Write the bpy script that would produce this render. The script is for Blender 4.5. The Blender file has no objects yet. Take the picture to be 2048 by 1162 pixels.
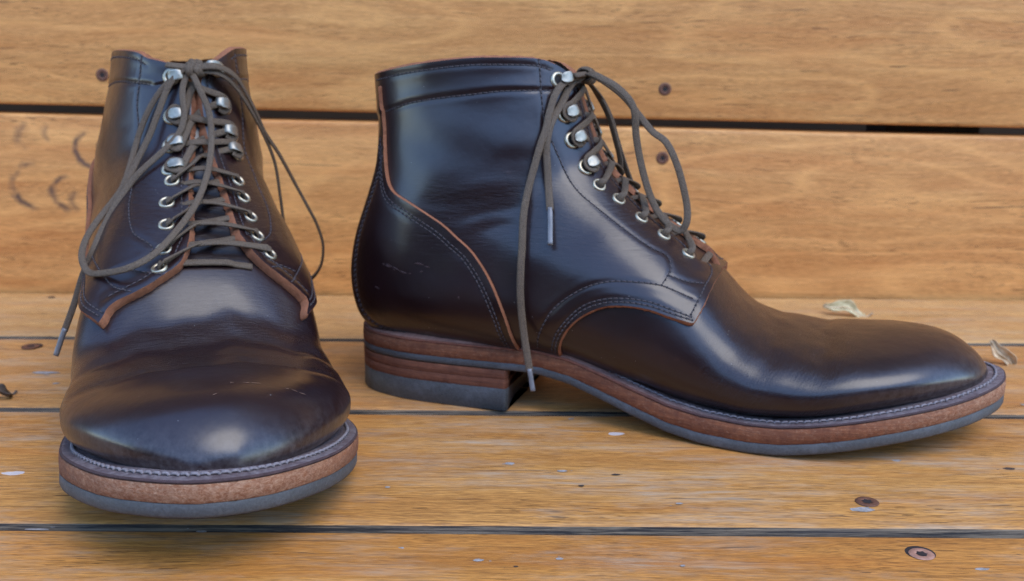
# Pair of dark leather lace-up boots on an oiled plank bench.
import bpy, bmesh, math, random
import numpy as np
from mathutils import Matrix, Vector, kdtree
random.seed(7); RNG=np.random.default_rng(11)
SC=bpy.context.scene; COL=SC.collection
# ---------------------------------------------------------------- camera
CAM_H,PITCH,ROLL=.18,math.radians(13.2),math.radians(.4)
cd=bpy.data.cameras.new('camera'); cam=bpy.data.objects.new('camera',cd); COL.objects.link(cam)
_f=np.array([0,math.cos(PITCH),-math.sin(PITCH)]); _r=np.array([1.,0,0]); _u=np.cross(_r,_f)
_r,_u=math.cos(ROLL)*_r+math.sin(ROLL)*_u, math.cos(ROLL)*_u-math.sin(ROLL)*_r
cam.matrix_world=Matrix(((_r[0],_u[0],-_f[0],0),(_r[1],_u[1],-_f[1],0),(_r[2],_u[2],-_f[2],CAM_H),(0,0,0,1)))
cd.sensor_width=36; cd.lens=2050/2048*36; cd.clip_start=.01; cd.clip_end=500
cd.dof.use_dof=True; cd.dof.focus_distance=.395; cd.dof.aperture_fstop=15
SC.camera=cam
# ---------------------------------------------------------------- sky and sun
SUN_EL,SUN_AZ=math.radians(56),math.radians(140)      # azimuth clockwise from +Y (north)
w=bpy.data.worlds.new('World'); SC.world=w; w.use_nodes=True; nt=w.node_tree; nt.nodes.clear()
sky=nt.nodes.new('ShaderNodeTexSky'); sky.sky_type='NISHITA'; sky.sun_disc=False
sky.sun_elevation=SUN_EL; sky.sun_rotation=SUN_AZ; sky.air_density=1.0; sky.dust_density=0; sky.ozone_density=4.0
bg=nt.nodes.new('ShaderNodeBackground'); bg.inputs['Strength'].default_value=.15
wo=nt.nodes.new('ShaderNodeOutputWorld'); nt.links.new(sky.outputs[0],bg.inputs[0]); nt.links.new(bg.outputs[0],wo.inputs[0])
sl=bpy.data.lights.new('sun','SUN'); sl.energy=.5; sl.angle=math.radians(40); sl.color=(1,.90,.74)
sun=bpy.data.objects.new('sun',sl); COL.objects.link(sun)
sd=Vector((math.sin(SUN_AZ)*math.cos(SUN_EL),math.cos(SUN_AZ)*math.cos(SUN_EL),math.sin(SUN_EL)))
sun.rotation_euler=sd.to_track_quat('Z','Y').to_euler()
SC.view_settings.view_transform='Standard'; SC.view_settings.look='None'; SC.view_settings.exposure=2.14; SC.view_settings.gamma=1
SC.render.engine='CYCLES'; SC.cycles.max_bounces=6; SC.cycles.use_denoising=True; SC.cycles.denoising_input_passes='RGB_ALBEDO_NORMAL'; SC.cycles.denoising_prefilter='NONE'

# ---------------------------------------------------------------- boot last
LEN=.3305; BEND=.2; XT=.32185
LATP=[(0.0,.0),(.006,.013),(.02,.0215),(.045,.029),(.08,.0335),(.12,.0365),(.2,.0375),(.3,.0372),(.4,.039),(.5,.0435),(.6,.0495),(.68,.0532),(.75,.0535),(.82,.0500),(.89,.0415),(.94,.0310),(.975,.0185),(.994,.007)]
MEDP=[(1.0,-.004),(.996,-.013),(.975,-.0235),(.94,-.034),(.89,-.0420),(.82,-.0485),(.75,-.0505),(.68,-.0495),(.6,-.0445),(.5,-.0365),(.4,-.032),(.3,-.0325),(.2,-.0345),(.12,-.0345),(.08,-.0325),(.045,-.0285),(.02,-.0215),(.006,-.013)]
def crom(P,n,closed=True):
    P=np.array(P,float)
    if not closed:
        P=np.vstack([2*P[0]-P[1],P,2*P[-1]-P[-2]])
    m=len(P); d=np.linalg.norm(np.roll(P,-1,0)-P,axis=1)**.5+1e-9; out=[]
    rng=range(m) if closed else range(1,m-2)
    for i in rng:
        p0,p1,p2,p3=P[i-1],P[i],P[(i+1)%m],P[(i+2)%m]
        d0,d1,d2=d[i-1],d[i],d[(i+1)%m]
        u=np.linspace(0,1,n,endpoint=False)[:,None]
        m1=(p2-p0)/(d0+d1)*d1; m2=(p3-p1)/(d1+d2)*d1
        out.append((2*u**3-3*u**2+1)*p1+(u**3-2*u**2+u)*m1+(-2*u**3+3*u**2)*p2+(u**3-u**2)*m2)
    if not closed: out.append(P[-2:-1])
    return np.concatenate(out)
def resample(C,n,closed=False):
    C=np.asarray(C,float)
    if closed: C=np.vstack([C,C[:1]])
    L=np.concatenate([[0],np.cumsum(np.linalg.norm(np.diff(C,axis=0),axis=1))])
    t=np.linspace(0,L[-1],n,endpoint=not closed)
    return np.stack([np.interp(t,L,C[:,k]) for k in range(C.shape[1])],1)
def sole_outline(n=220):
    k=lambda x:np.interp(x,[0,.3,.6,.8,1],[1.06,1.06,1.13,1.13,1.11])
    k2=lambda x:np.interp(x,[0,.3,.6,.8,1],[1.06,1.06,1.17,1.19,1.18])
    P=[(x*LEN,-y*k(x)) for x,y in LATP]+[(x*LEN,-y*k2(x)) for x,y in MEDP]
    return resample(crom(P,14),n,True)          # unbent
def bend(P):
    P=np.array(P,float); P[...,1]+=BEND*np.maximum(0,P[...,0]-.1)**2; return P
_O=sole_outline(900)
def half(x,side):
    S=_O[_O[:,1]*side>0]; o=np.argsort(S[:,0]); return np.interp(x,S[o,0],np.abs(S[o,1]))
def sole_z(x):
    return np.interp(x,[0,.094,.104,.112,.127,.142,.16,.177,.194,.215,.23,.245,.26,.274,.299,.316,.332],
                     [.0212,.0216,.0216,.0212,.0186,.0139,.0080,.0030,.0006,0,.0008,.0030,.0056,.0082,.0122,.0147,.0166])
def lay(x):   # thickness of rubber, leather, welt
    return np.interp(x,[.09,.2,.3],[.0040,.0056,.0055]),np.interp(x,[.09,.2,.3],[.0068,.0078,.0068]),np.interp(x,[0,.1,.2,.3],[.0036,.0033,.0014,.0013])
def feather_z(x): a,b,c=lay(x); return sole_z(x)+a+b+c
def pchip(x,y,xn):
    x=np.asarray(x,float);y=np.asarray(y,float);h=np.diff(x);d=np.diff(y)/h;m=np.zeros(len(x))
    for i in range(1,len(x)-1):
        if d[i-1]*d[i]>0:
            w1=2*h[i]+h[i-1];w2=h[i]+2*h[i-1];m[i]=(w1+w2)/(w1/d[i-1]+w2/d[i])
    m[0]=d[0];m[-1]=d[-1]
    i=np.clip(np.searchsorted(x,xn)-1,0,len(x)-2);u=(xn-x[i])/h[i]
    return (2*u**3-3*u**2+1)*y[i]+(u**3-2*u**2+u)*h[i]*m[i]+(-2*u**3+3*u**2)*y[i+1]+(u**3-u**2)*h[i]*m[i+1]
TOE=[(.32185,.0262),(.3217,.0298),(.3210,.0332),(.3176,.0381),(.3110,.0434),(.302,.0479),(.293,.0492),(.2816,.0491),(.270,.0484),(.2588,.0471),(.2448,.0462),(.235,.0471),(.2255,.0494),(.2168,.0508),(.2105,.0534),(.2055,.0574)]
# T(x,z) B(x,z) Wlat Wmed sm nb nt
FAN=[((.1985,.0660),(.196,.010),.0545,.0575,.38,2.8,2.15),
     ((.1900,.0745),(.182,.012),.0540,.0560,.39,2.7,2.4),
     ((.1705,.0895),(.150,.019),.0520,.0510,.40,2.6,2.6),
     ((.1570,.0993),(.112,.028),.0495,.0485,.41,2.6,2.55),
     ((.1445,.1100),(.066,.030),.0470,.0465,.42,2.6,2.4),
     ((.1350,.1198),(.026,.030),.0456,.0454,.43,2.5,2.25),
     ((.1290,.1280),(.0035,.033),.0446,.0444,.43,2.35,2.1),
     ((.1262,.1345),(-.0030,.047),.0440,.0440,.43,2.2,2.05),
     ((.1238,.1408),(-.0042,.062),.0430,.0430,.43,2.15,2.05),
     ((.1215,.1470),(-.0010,.079),.0415,.0415,.43,2.1,2.05),
     ((.1190,.1540),(.0055,.098),.0390,.0390,.43,2.1,2.05),
     ((.1162,.1630),(.0115,.119),.0358,.0358,.43,2.1,2.05),
     ((.1135,.1700),(.0125,.143),.0328,.0328,.44,2.1,2.1),
     ((.1110,.1770),(.0110,.1630),.0307,.0307,.45,2.1,2.1),
     ((.1085,.1840),(.0105,.1740),.0300,.0300,.45,2.1,2.1)]
NV,NP=420,140
def stations():
    rows=[];t=0
    for x,z in TOE:
        t=math.sqrt(max(0,(XT-x))/.1185); xo=.12+(x-.12)*(LEN-.12)/(XT-.12)
        sm=np.interp(x,[.2,.25,.31,.3235],[.38,.46,.46,.48])
        k=np.interp(x,[.2,.3,.3215],[.97,.935,.92])
        zb=feather_z(x)-.004 if x<.3216 else z-(.001 if x<.3218 else 0)
        zb=min(zb,z)
        rows.append((t,x,z,x,zb,half(xo,-1)*(k+.010) if x<XT else 0,half(xo,1)*(k+.045)*np.interp(x,[.29,.32],[1,.88]) if x<XT else 0,sm,np.interp(x,[.2,.31,.3215],[2.9,2.7,2.2]),np.interp(x,[.2,.25,.285,.305,.323],[2.15,2.1,1.95,1.75,1.8])))
    pT=np.array([.2055,.0634]);pB=np.array([.2055,feather_z(.2055)-.004])
    for T,B,wl,wm,sm,nb,nt in FAN:
        t+=.5*(np.hypot(*(np.array(T)-pT))+np.hypot(*(np.array(B)-pB)))/.2
        pT,pB=np.array(T),np.array(B); rows.append((t,*T,*B,wl,wm,sm,nb,nt))
    return np.array(rows)
_R=stations(); _t=_R[:,0]
TT=np.concatenate([np.linspace(0,1,190,endpoint=False),np.linspace(1,_t[-1],NV-190)])
PAR=np.stack([pchip(_t,_R[:,k],TT) for k in range(1,10)],1)
def smooth(A,s):
    k=np.exp(-.5*(np.arange(-3*s,3*s+1)/s)**2);k/=k.sum();n=3*s
    B=np.concatenate([2*A[:1]-A[n:0:-1],A,2*A[-1:]-A[-2:-n-2:-1]])
    return np.stack([np.convolve(B[:,j],k,'valid') for j in range(A.shape[1])],1)
_S=smooth(PAR,5); _w=np.clip((np.arange(NV)-4)/20.,0,1)[:,None]; PAR=PAR*(1-_w)+_S*_w
PHI=np.linspace(0,np.pi,NP)
def prof(par,s,side):
    tx,tz,bx,bz,wl,wm,sm,nb,nt=[par[...,k] for k in range(9)]
    W=wl if side<0 else wm
    lo=np.clip((sm-s)/sm,0,1);hi=np.clip((s-sm)/(1-sm),0,1)
    y=np.where(s<sm,(1-lo**nb)**(1/nb),(1-hi**nt)**(1/nt))
    return W*y
def point(v,phi,side):   # v in row units (float), phi in radians; -> (...,3) bent local coords
    v=np.clip(np.asarray(v,float),0,NV-1);i=np.minimum(v.astype(int),NV-2);f=(v-i)[...,None]
    par=PAR[i]*(1-f)+PAR[i+1]*f; s=(1-np.cos(phi))/2
    x=par[...,2]+(par[...,0]-par[...,2])*s; z=par[...,3]+(par[...,1]-par[...,3])*s
    return bend(np.stack([x,side*prof(par,s,side),z],-1))
def grid(side):
    v=np.arange(NV)[:,None]*np.ones(NP);p=np.ones((NV,1))*PHI
    return point(v,p,side)
def normals(G,side):
    du=np.gradient(G,axis=0);dv=np.gradient(G,axis=1);n=np.cross(du,dv)*side
    l=np.linalg.norm(n,axis=-1,keepdims=True);n=np.where(l>1e-14,n/np.maximum(l,1e-14),0)
    n[:,0]=n[:,1]*[1,0,1]; n[:,-1]=n[:,-2]*[1,0,1]; n[0]=[1,0,.2]
    return n/np.maximum(np.linalg.norm(n,axis=-1,keepdims=True),1e-9)
def inv(x,z):            # side-view (x,z) -> (v,phi)
    x=np.asarray(x,float);z=np.asarray(z,float);ov=[];op=[]
    dx=PAR[:,0]-PAR[:,2];dz=PAR[:,1]-PAR[:,3]
    for a,b in zip(x,z):
        c=dx*(b-PAR[:,3])-dz*(a-PAR[:,2]); s=(dx*(a-PAR[:,2])+dz*(b-PAR[:,3]))/(dx*dx+dz*dz+1e-12)
        best=None
        for i in np.nonzero(c[:-1]*c[1:]<=0)[0]:
            if i<3: continue
            f=c[i]/(c[i]-c[i+1]+1e-15); ss=s[i]*(1-f)+s[i+1]*f
            e=max(0,-ss,ss-1)
            if best is None or e<best[0]: best=(e,i+f,ss)
        if best is None: j=np.argmin(np.abs(c)); best=(0,j,s[j])
        ov.append(best[1]);op.append(math.acos(1-2*min(max(best[2],0),1)))
    return np.array(ov),np.array(op)
def phi_gap(v,y,side):   # phi where the surface is y away from the mid line near the top
    v=np.atleast_1d(v);y=np.broadcast_to(y,v.shape);out=[]
    for a,g in zip(v,y):
        p=np.linspace(np.pi*.45,np.pi,400);Y=point(np.full(400,a),p,side);Y=np.abs(Y[:,1]-BEND*np.maximum(0,Y[:,0]-.1)**2)
        out.append(np.interp(-g,-Y,p))
    return np.array(out)
# ---------------------------------------------------------------- helpers
def mesh_obj(name,V,F,mat,parent=None,smooth=True):
    me=bpy.data.meshes.new(name); me.from_pydata([tuple(map(float,v)) for v in V],[],[tuple(map(int,f)) for f in F])
    if smooth: me.polygons.foreach_set('use_smooth',[True]*len(me.polygons))
    me.materials.append(mat); me.update()
    o=bpy.data.objects.new(name,me); COL.objects.link(o)
    if parent is not None: o.parent=parent
    return o
def tag(o,label=None,cat=None,group=None,kind=None):
    for k,v in (('label',label),('category',cat),('group',group),('kind',kind)):
        if v: o[k]=v
    return o
class Acc:
    def __init__(s): s.V=[];s.F=[]
    def add(s,V,F):
        b=len(s.V); s.V.extend([tuple(v) for v in V]); s.F.extend([tuple(i+b for i in f) for f in F])
    def obj(s,name,mat,parent=None,smooth=True): return mesh_obj(name,s.V,s.F,mat,parent,smooth)
def sweep(P,w,h,up=None,n=10,caps=True,taper=None,flat=2.6):
    """ribbon/tube along P; w half width, h half thickness, up = direction(s) of the thin axis"""
    P=np.asarray(P,float); m=len(P); T=np.gradient(P,axis=0); T/=np.linalg.norm(T,axis=1,keepdims=True)+1e-12
    if up is None: up=np.array([0,0,1.])
    U=np.broadcast_to(np.asarray(up,float),P.shape).copy()
    U-=(U*T).sum(1,keepdims=True)*T; l=np.linalg.norm(U,axis=1)
    for i in range(m):
        if l[i]<1e-4: U[i]=U[i-1] if i else np.cross(T[i],[1,0,.3]); U[i]-=U[i]@T[i]*T[i]; l[i]=np.linalg.norm(U[i])
    U/=np.linalg.norm(U,axis=1,keepdims=True); S=np.cross(T,U)
    a=np.linspace(0,2*np.pi,n,endpoint=False); c=np.sign(np.cos(a))*np.abs(np.cos(a))**(2/flat); s=np.sign(np.sin(a))*np.abs(np.sin(a))**(2/flat)
    k=np.ones(m) if taper is None else np.asarray(taper)
    V=(P[:,None]+S[:,None]*(c[None,:,None]*w*k[:,None,None])+U[:,None]*(s[None,:,None]*h*k[:,None,None])).reshape(-1,3)
    F=[(i*n+j,i*n+(j+1)%n,(i+1)*n+(j+1)%n,(i+1)*n+j) for i in range(m-1) for j in range(n)]
    if caps: F+= [tuple(range(n-1,-1,-1)),tuple((m-1)*n+j for j in range(n))]
    return V,F
def spline(P,step):
    C=crom(P,24,False); L=np.linalg.norm(np.diff(C,axis=0),axis=1).sum(); return resample(C,max(4,int(L/step)))
# ---------------------------------------------------------------- node materials
class M:
    def __init__(s,name):
        s.m=bpy.data.materials.new(name); s.m.use_nodes=True; s.t=s.m.node_tree; s.b=s.t.nodes['Principled BSDF']; s._c=None
    def n(s,t,**k):
        o=s.t.nodes.new(t)
        for a,b in k.items(): setattr(o,a,b)
        return o
    def l(s,a,b): s.t.links.new(a,b)
    def sock(s,x,inp):
        if isinstance(x,(int,float,tuple,list)): inp.default_value=x
        else: s.l(x,inp)
    def co(s,scale=(1,1,1),loc=(0,0,0),src='Object',base=None,rot=(0,0,0)):
        if base is None:
            if s._c is None: s._c=s.n('ShaderNodeTexCoord')
            base=s._c.outputs[src]
        m=s.n('ShaderNodeMapping'); m.inputs['Scale'].default_value=scale; m.inputs['Location'].default_value=loc; m.inputs['Rotation'].default_value=rot
        s.l(base,m.inputs['Vector']); return m.outputs[0]
    def noise(s,vec,scale=5,detail=4,rough=.55,dist=0,out='Fac'):
        o=s.n('ShaderNodeTexNoise'); o.inputs['Scale'].default_value=scale; o.inputs['Detail'].default_value=detail; o.inputs['Roughness'].default_value=rough; o.inputs['Distortion'].default_value=dist
        s.l(vec,o.inputs['Vector']); return o.outputs[out]
    def vor(s,vec,scale,feature='F1',out='Distance'):
        o=s.n('ShaderNodeTexVoronoi',feature=feature); o.inputs['Scale'].default_value=scale; s.l(vec,o.inputs['Vector']); return o.outputs[out]
    def ramp(s,fac,stops,interp='LINEAR'):
        r=s.n('ShaderNodeValToRGB'); r.color_ramp.interpolation=interp; e=r.color_ramp.elements
        while len(e)<len(stops): e.new(.5)
        for q,(p,c) in zip(e,stops): q.position=p; q.color=(c,c,c,1) if isinstance(c,(int,float)) else (*c,1)
        s.l(fac,r.inputs[0]); return r.outputs[0]
    def mix(s,fac,a,b,mode='MIX'):
        o=s.n('ShaderNodeMix',data_type='RGBA',blend_type=mode); s.sock(fac,o.inputs[0])
        for x,i in ((a,6),(b,7)):
            if isinstance(x,tuple): o.inputs[i].default_value=(*x[:3],1)
            else: s.l(x,o.inputs[i])
        return o.outputs[2]
    def math(s,op,a,b=0.,c=None):
        o=s.n('ShaderNodeMath',operation=op); s.sock(a,o.inputs[0]); s.sock(b,o.inputs[1])
        if c is not None: s.sock(c,o.inputs[2])
        return o.outputs[0]
    def sep(s,vec):
        o=s.n('ShaderNodeSeparateXYZ'); s.l(vec,o.inputs[0]); return o.outputs
    def obj(s):
        if s._c is None: s._c=s.n('ShaderNodeTexCoord')
        return s._c.outputs['Object']
    def bump(s,h,strength,dist,prev=None):
        o=s.n('ShaderNodeBump'); o.inputs['Strength'].default_value=strength; o.inputs['Distance'].default_value=dist; s.l(h,o.inputs['Height'])
        if prev is not None: s.l(prev,o.inputs['Normal'])
        return o.outputs[0]
    def out(s,base=None,rough=None,normal=None,**k):
        if base is not None: s.sock(base if not isinstance(base,tuple) else (*base,1),s.b.inputs['Base Color'])
        if rough is not None: s.sock(rough,s.b.inputs['Roughness'])
        if normal is not None: s.l(normal,s.b.inputs['Normal'])
        for a,v in k.items(): s.b.inputs[a.replace('_',' ')].default_value=v
        return s.m
def leather_mat(name,wrinkle=False,base=(.0115,.0036,.0036)):
    m=M(name); o=m.co()
    big=m.noise(o,22,3); col=m.mix(m.ramp(big,[(.3,0),(.7,1)]),base,tuple(c*1.5 for c in base))
    # pulled-up and worn patches, a little redder
    worn=m.ramp(m.noise(m.co((1,1,1),(3,1,2)),60,5,.65),[(.66,0),(.78,1)]); col=m.mix(m.math('MULTIPLY',worn,.35),col,(.06,.022,.018))
    # fine scuffs running along the boot, dust specks
    sc=m.ramp(m.noise(m.co((10,60,120),(1,5,0),rot=(.2,.5,.3)),3.2,6,.7),[(.70,0),(.74,1)])
    col=m.mix(m.math('MULTIPLY',sc,.35),col,(.13,.07,.055))
    sp=m.ramp(m.vor(o,420),[(.055,1),(.09,0)]); keep=m.ramp(m.noise(o,130,2),[(.62,0),(.68,1)])
    sp=m.math('MULTIPLY',sp,keep); col=m.mix(m.math('MULTIPLY',sp,.6),col,(.5,.46,.44))
    pores=m.noise(o,1500,3,.6); grain=m.vor(o,900)
    h=m.math('ADD',m.math('MULTIPLY',pores,.6),m.math('MULTIPLY',grain,.5))
    nrm=m.bump(h,.10,.0004)
    med=m.noise(m.co((1,1,1),(0,2,0)),150,4,.6); nrm=m.bump(med,.30,.0009,nrm); lump=m.noise(m.co((1,1,1),(5,2,7)),42,3,.5); nrm=m.bump(lump,.35,.0022,nrm)
    xq,yq,zq=m.sep(o); wk=m.noise(m.co((55,55,330),rot=(0,.22,0)),2.2,4,.62,.4); zone=m.math('MULTIPLY',m.ramp(m.math('ABSOLUTE',m.math('SUBTRACT',zq,.100)),[(.008,1),(.026,0)]),m.ramp(xq,[(.035,0),(.06,1)])); nrm=m.bump(m.math('MULTIPLY',wk,zone),.5,.0016,nrm)
    if wrinkle:
        x,y,z=m.sep(o)
        # fine transverse wrinkles over the flex of the vamp
        xi=m.math('ADD',x,m.math('MULTIPLY',z,-.55))
        cmb=m.n('ShaderNodeCombineXYZ'); m.l(m.math('MULTIPLY',xi,7.),cmb.inputs[0]); m.l(y,cmb.inputs[1]); m.l(m.math('MULTIPLY',z,1.2),cmb.inputs[2])
        wr=m.noise(cmb.outputs[0],150,4,.6,.8)
        def band(c,wd): return m.ramp(m.math('ABSOLUTE',m.math('DIVIDE',m.math('SUBTRACT',x,c),wd)),[(.35,1),(1,0)])
        mask=m.math('MAXIMUM',band(.212,.026),m.math('MULTIPLY',band(.247,.020),.9))
        nrm=m.bump(m.math('MULTIPLY',wr,mask),.6,.0013,nrm)
        # pulled lighter ridges where the finish has been flexed
        col=m.mix(m.math('MULTIPLY',m.math('MULTIPLY',m.ramp(wr,[(.5,0),(.75,1)]),mask),.10),col,(.06,.044,.046))
        # dust lying in the seam next to the welt at the toe
        d=m.ramp(m.noise(o,300,4,.7),[(.35,0),(.65,1)]); low=m.ramp(z,[(.028,1),(.046,0)])
        front=m.ramp(x,[(.25,0),(.31,1)])
        col=m.mix(m.math('MULTIPLY',m.math('MULTIPLY',d,low),m.math('MULTIPLY',front,.28)),col,(.22,.19,.185))
    r=m.math('ADD',m.math('MULTIPLY',m.ramp(m.noise(o,45,4),[(.3,0),(.75,1)]),.20),.28)
    m.out(col,r,nrm); m.b.inputs['Specular IOR Level'].default_value=.20
    m.b.inputs['Coat Weight'].default_value=.60; m.b.inputs['Coat IOR'].default_value=1.62; m.b.inputs['Coat Roughness'].default_value=.26
    return m.m
def fibre_mat(name,a,b,scale=1.,light=(.55,.34,.22),amt=.5,strata=0.,front=None,back=None):
    m=M(name); o=m.co()
    n1=m.noise(o,260*scale,5,.7); col=m.mix(m.ramp(n1,[(.3,0),(.7,1)]),a,b)
    n2=m.noise(m.co((1,1,1.8)),520*scale,5,.8,.6); col=m.mix(m.math('MULTIPLY',m.ramp(n2,[(.52,0),(.72,1)]),amt),col,light)
    big=m.noise(o,35,3); col=m.mix(m.math('MULTIPLY',m.ramp(big,[(.4,0),(.65,1)]),.45),col,a)
    if strata:
        s=m.noise(m.co((9,9,330)),4,4); col=m.mix(m.math('MULTIPLY',m.ramp(s,[(.4,0),(.6,1)]),strata),col,tuple(c*.45 for c in a))
    x=m.sep(o)[0]
    if front: c,x0,x1=front; col=m.mix(m.math('MULTIPLY',m.ramp(x,[(x0,0),(x1,1)]),.55),col,m.mix(m.ramp(n2,[(.40,0),(.66,1)]),c,light))
    if back: c,x0,x1=back; col=m.mix(m.ramp(x,[(x0,1),(x1,0)]),col,m.mix(m.ramp(n1,[(.3,0),(.7,1)]),c,tuple(k*1.7 for k in c)))
    nrm=m.bump(n2,.5,.0006); nrm=m.bump(n1,.4,.0008,nrm)
    return m.out(col,.85,nrm)
LEATHER=leather_mat('dark_leather'); VAMP=leather_mat('dark_vamp_leather',True)
TONGUE=leather_mat('tongue_leather',base=(.009,.0045,.005))
RAW=fibre_mat('raw_leather_edge',(.19,.062,.024),(.36,.130,.055),1.3,(.44,.21,.11),.40)
LINING=fibre_mat('lining_leather',(.16,.075,.045),(.26,.13,.08),.8,(.4,.25,.18),.3)
MID=fibre_mat('midsole_leather',(.130,.034,.012),(.31,.105,.038),1.,(.58,.36,.22),.42,.4,((.25,.092,.036),.26,.33))
STACK=fibre_mat('heel_stack_leather',(.120,.036,.016),(.25,.085,.038),.6,(.40,.20,.13),.22,.5)
def rubber():
    m=M('grey_rubber'); o=m.co(); n=m.noise(o,900,4,.7)
    col=m.mix(m.ramp(n,[(.35,0),(.75,1)]),(.045,.044,.044),(.080,.078,.077))
    col=m.mix(m.math('MULTIPLY',m.ramp(m.noise(o,70,5,.7),[(.5,0),(.75,1)]),.45),col,(.15,.15,.16))
    return m.out(col,.62,m.bump(n,.35,.0007))
RUBBER=rubber()
def welt_mat():
    m=M('dusty_welt'); o=m.co(); x,y,z=m.sep(o)
    n=m.noise(o,380,5,.7); f=m.ramp(n,[(.35,0),(.7,1)])
    front=m.mix(f,(.085,.056,.056),(.21,.165,.16)); back=m.mix(f,(.30,.13,.085),(.44,.22,.155))  # pinker heel tone, lightened to paint the light its bevel catches
    col=m.mix(m.ramp(x,[(.12,0),(.20,1)]),back,front)
    col=m.mix(m.math('MULTIPLY',m.ramp(m.noise(o,90,3),[(.45,0),(.7,1)]),.5),col,(.075,.035,.035))
    return m.out(col,.8,m.bump(n,.5,.0007))
WELT=welt_mat()
WELT_EDGE=fibre_mat('welt_dark_edge',(.035,.016,.016),(.075,.038,.036),1.,(.2,.13,.12),.25,0.,None,((.15,.052,.030),.13,.20))
def simple(name,c,rough,metal=0.,bumpscale=None,bs=.2,var=.25):
    m=M(name); o=m.co(); n=m.noise(o,bumpscale or 300,4,.6)
    col=m.mix(m.ramp(n,[(.3,0),(.7,1)]),tuple(k*(1-var) for k in c),tuple(k*(1+var) for k in c))
    m.out(col,rough,m.bump(n,bs,.0005) if bumpscale else None); m.b.inputs['Metallic'].default_value=metal; return m.m
CAPM=simple('brushed_nickel_cap',(.36,.33,.27),.52,1.,700,.25,.12)
THREAD=simple('stitch_thread',(.056,.040,.040),.7,0,900,.3); HOLE=simple('stitch_hole_dark',(.006,.004,.005),.8)
WTHREAD=simple('welt_thread',(.20,.165,.165),.8,0,900,.4)
METAL=simple('nickel',(.50,.43,.31),.46,1.,250,.05,.08); HOLEM=simple('eyelet_hole',(.01,.008,.009),.7)
def lace_mat():
    m=M('waxed_lace'); o=m.co(); n=m.noise(o,1400,3,.7); b=m.noise(o,120,3)
    col=m.mix(m.ramp(n,[(.3,0),(.7,1)]),(.050,.030,.016),(.140,.092,.054)); col=m.mix(m.math('MULTIPLY',m.ramp(b,[(.4,0),(.7,1)]),.4),col,(.105,.072,.045))
    wv=m.noise(m.co((1,1,1),rot=(.6,.4,.2)),2600,2)
    return m.out(col,.72,m.bump(m.math('ADD',n,wv),.5,.0006))
LACE=lace_mat(); AGLET=simple('aglet_plastic',(.16,.15,.15),.28,0,200,.05)
# ---------------------------------------------------------------- boot
def in_poly(px,py,poly):
    inside=np.zeros(px.shape,bool); n=len(poly)
    for i in range(n):
        x0,y0=poly[i];x1,y1=poly[(i+1)%n]
        if y0==y1: continue
        c=((y0>py)!=(y1>py)); inside^=c&(px<(x1-x0)*(py-y0)/(y1-y0)+x0)
    return inside
def kd_dist(P,C):
    k=kdtree.KDTree(len(C))
    for i,c in enumerate(C): k.insert(c,i)
    k.balance(); return np.array([k.find(p)[2] for p in P])
def bil(A,v,p):
    v=np.clip(v,0,NV-1.001);q=np.clip(p/np.pi*(NP-1),0,NP-1.001);i=v.astype(int);j=q.astype(int);a=(v-i)[:,None];b=(q-j)[:,None]
    return A[i,j]*(1-a)*(1-b)+A[i+1,j]*a*(1-b)+A[i,j+1]*(1-a)*b+A[i+1,j+1]*a*b
def clip_grid(OUT,IN,f,mask=None):
    """keep f>0 of the grid; returns verts_out, verts_in, faces, cut edges"""
    nv,npn=f.shape; id_=-np.ones(f.shape,int); VO=[];VI=[];F=[];E=[];cut={}
    pos=f>0
    def vid(i,j):
        if id_[i,j]<0: id_[i,j]=len(VO);VO.append(OUT[i,j]);VI.append(IN[i,j])
        return id_[i,j]
    def cv(a,b):
        k=(a,b) if a<b else (b,a)
        if k not in cut:
            fa,fb=f[a],f[b];t=fa/(fa-fb);cut[k]=len(VO);VO.append(OUT[a]*(1-t)+OUT[b]*t);VI.append(IN[a]*(1-t)+IN[b]*t)
        return cut[k]
    cnt=pos[:-1,:-1].astype(int)+pos[1:,:-1]+pos[1:,1:]+pos[:-1,1:]
    for i,j in zip(*np.nonzero(cnt)):
        q=((i,j),(i+1,j),(i+1,j+1),(i,j+1))
        if cnt[i,j]==4: F.append(tuple(vid(*c) for c in q)); continue
        poly=[];new=[]
        for a in range(4):
            c,d=q[a],q[(a+1)%4]
            if pos[c]: poly.append(vid(*c))
            if pos[c]!=pos[d]: z=cv(c,d); poly.append(z); new.append(z)
        if len(poly)>=3: F.append(tuple(poly))
        if len(new)==2: E.append((new[0],new[1]) if pos[q[0]] or True else new)
    return np.array(VO),np.array(VI),F,E
def chains(E):
    nb={}
    for a,b in E: nb.setdefault(a,[]).append(b); nb.setdefault(b,[]).append(a)
    seen=set();out=[]
    for s in sorted(nb,key=lambda k:len(nb[k])):
        if s in seen: continue
        c=[s];seen.add(s);cur=s
        while True:
            n=[x for x in nb[cur] if x not in seen]
            if not n: break
            cur=n[0];seen.add(cur);c.append(cur)
        if len(c)>5: out.append(c)
    return out
def to_dom(pts): v,p=inv([a for a,b in pts],[b for a,b in pts]); return np.stack([v,p*60],1)
def dom_spline(D,step=.0006,side=-1):
    C=crom(D,20,False); P=point(C[:,0],C[:,1]/60,side); L=np.concatenate([[0],np.cumsum(np.linalg.norm(np.diff(P,axis=0),axis=1))])
    n=max(4,int(L[-1]/step)); t=np.linspace(0,L[-1],n); return np.stack([np.interp(t,L,C[:,0]),np.interp(t,L,C[:,1])],1)
_vs=np.arange(188,NV-1,1.)
def at_gap(z,g,side):
    p=phi_gap(_vs,g,side); Z=point(_vs,p,side)[:,2]; v=np.interp(z,Z,_vs); return (v,float(np.interp(v,_vs,p))*60)
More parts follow.
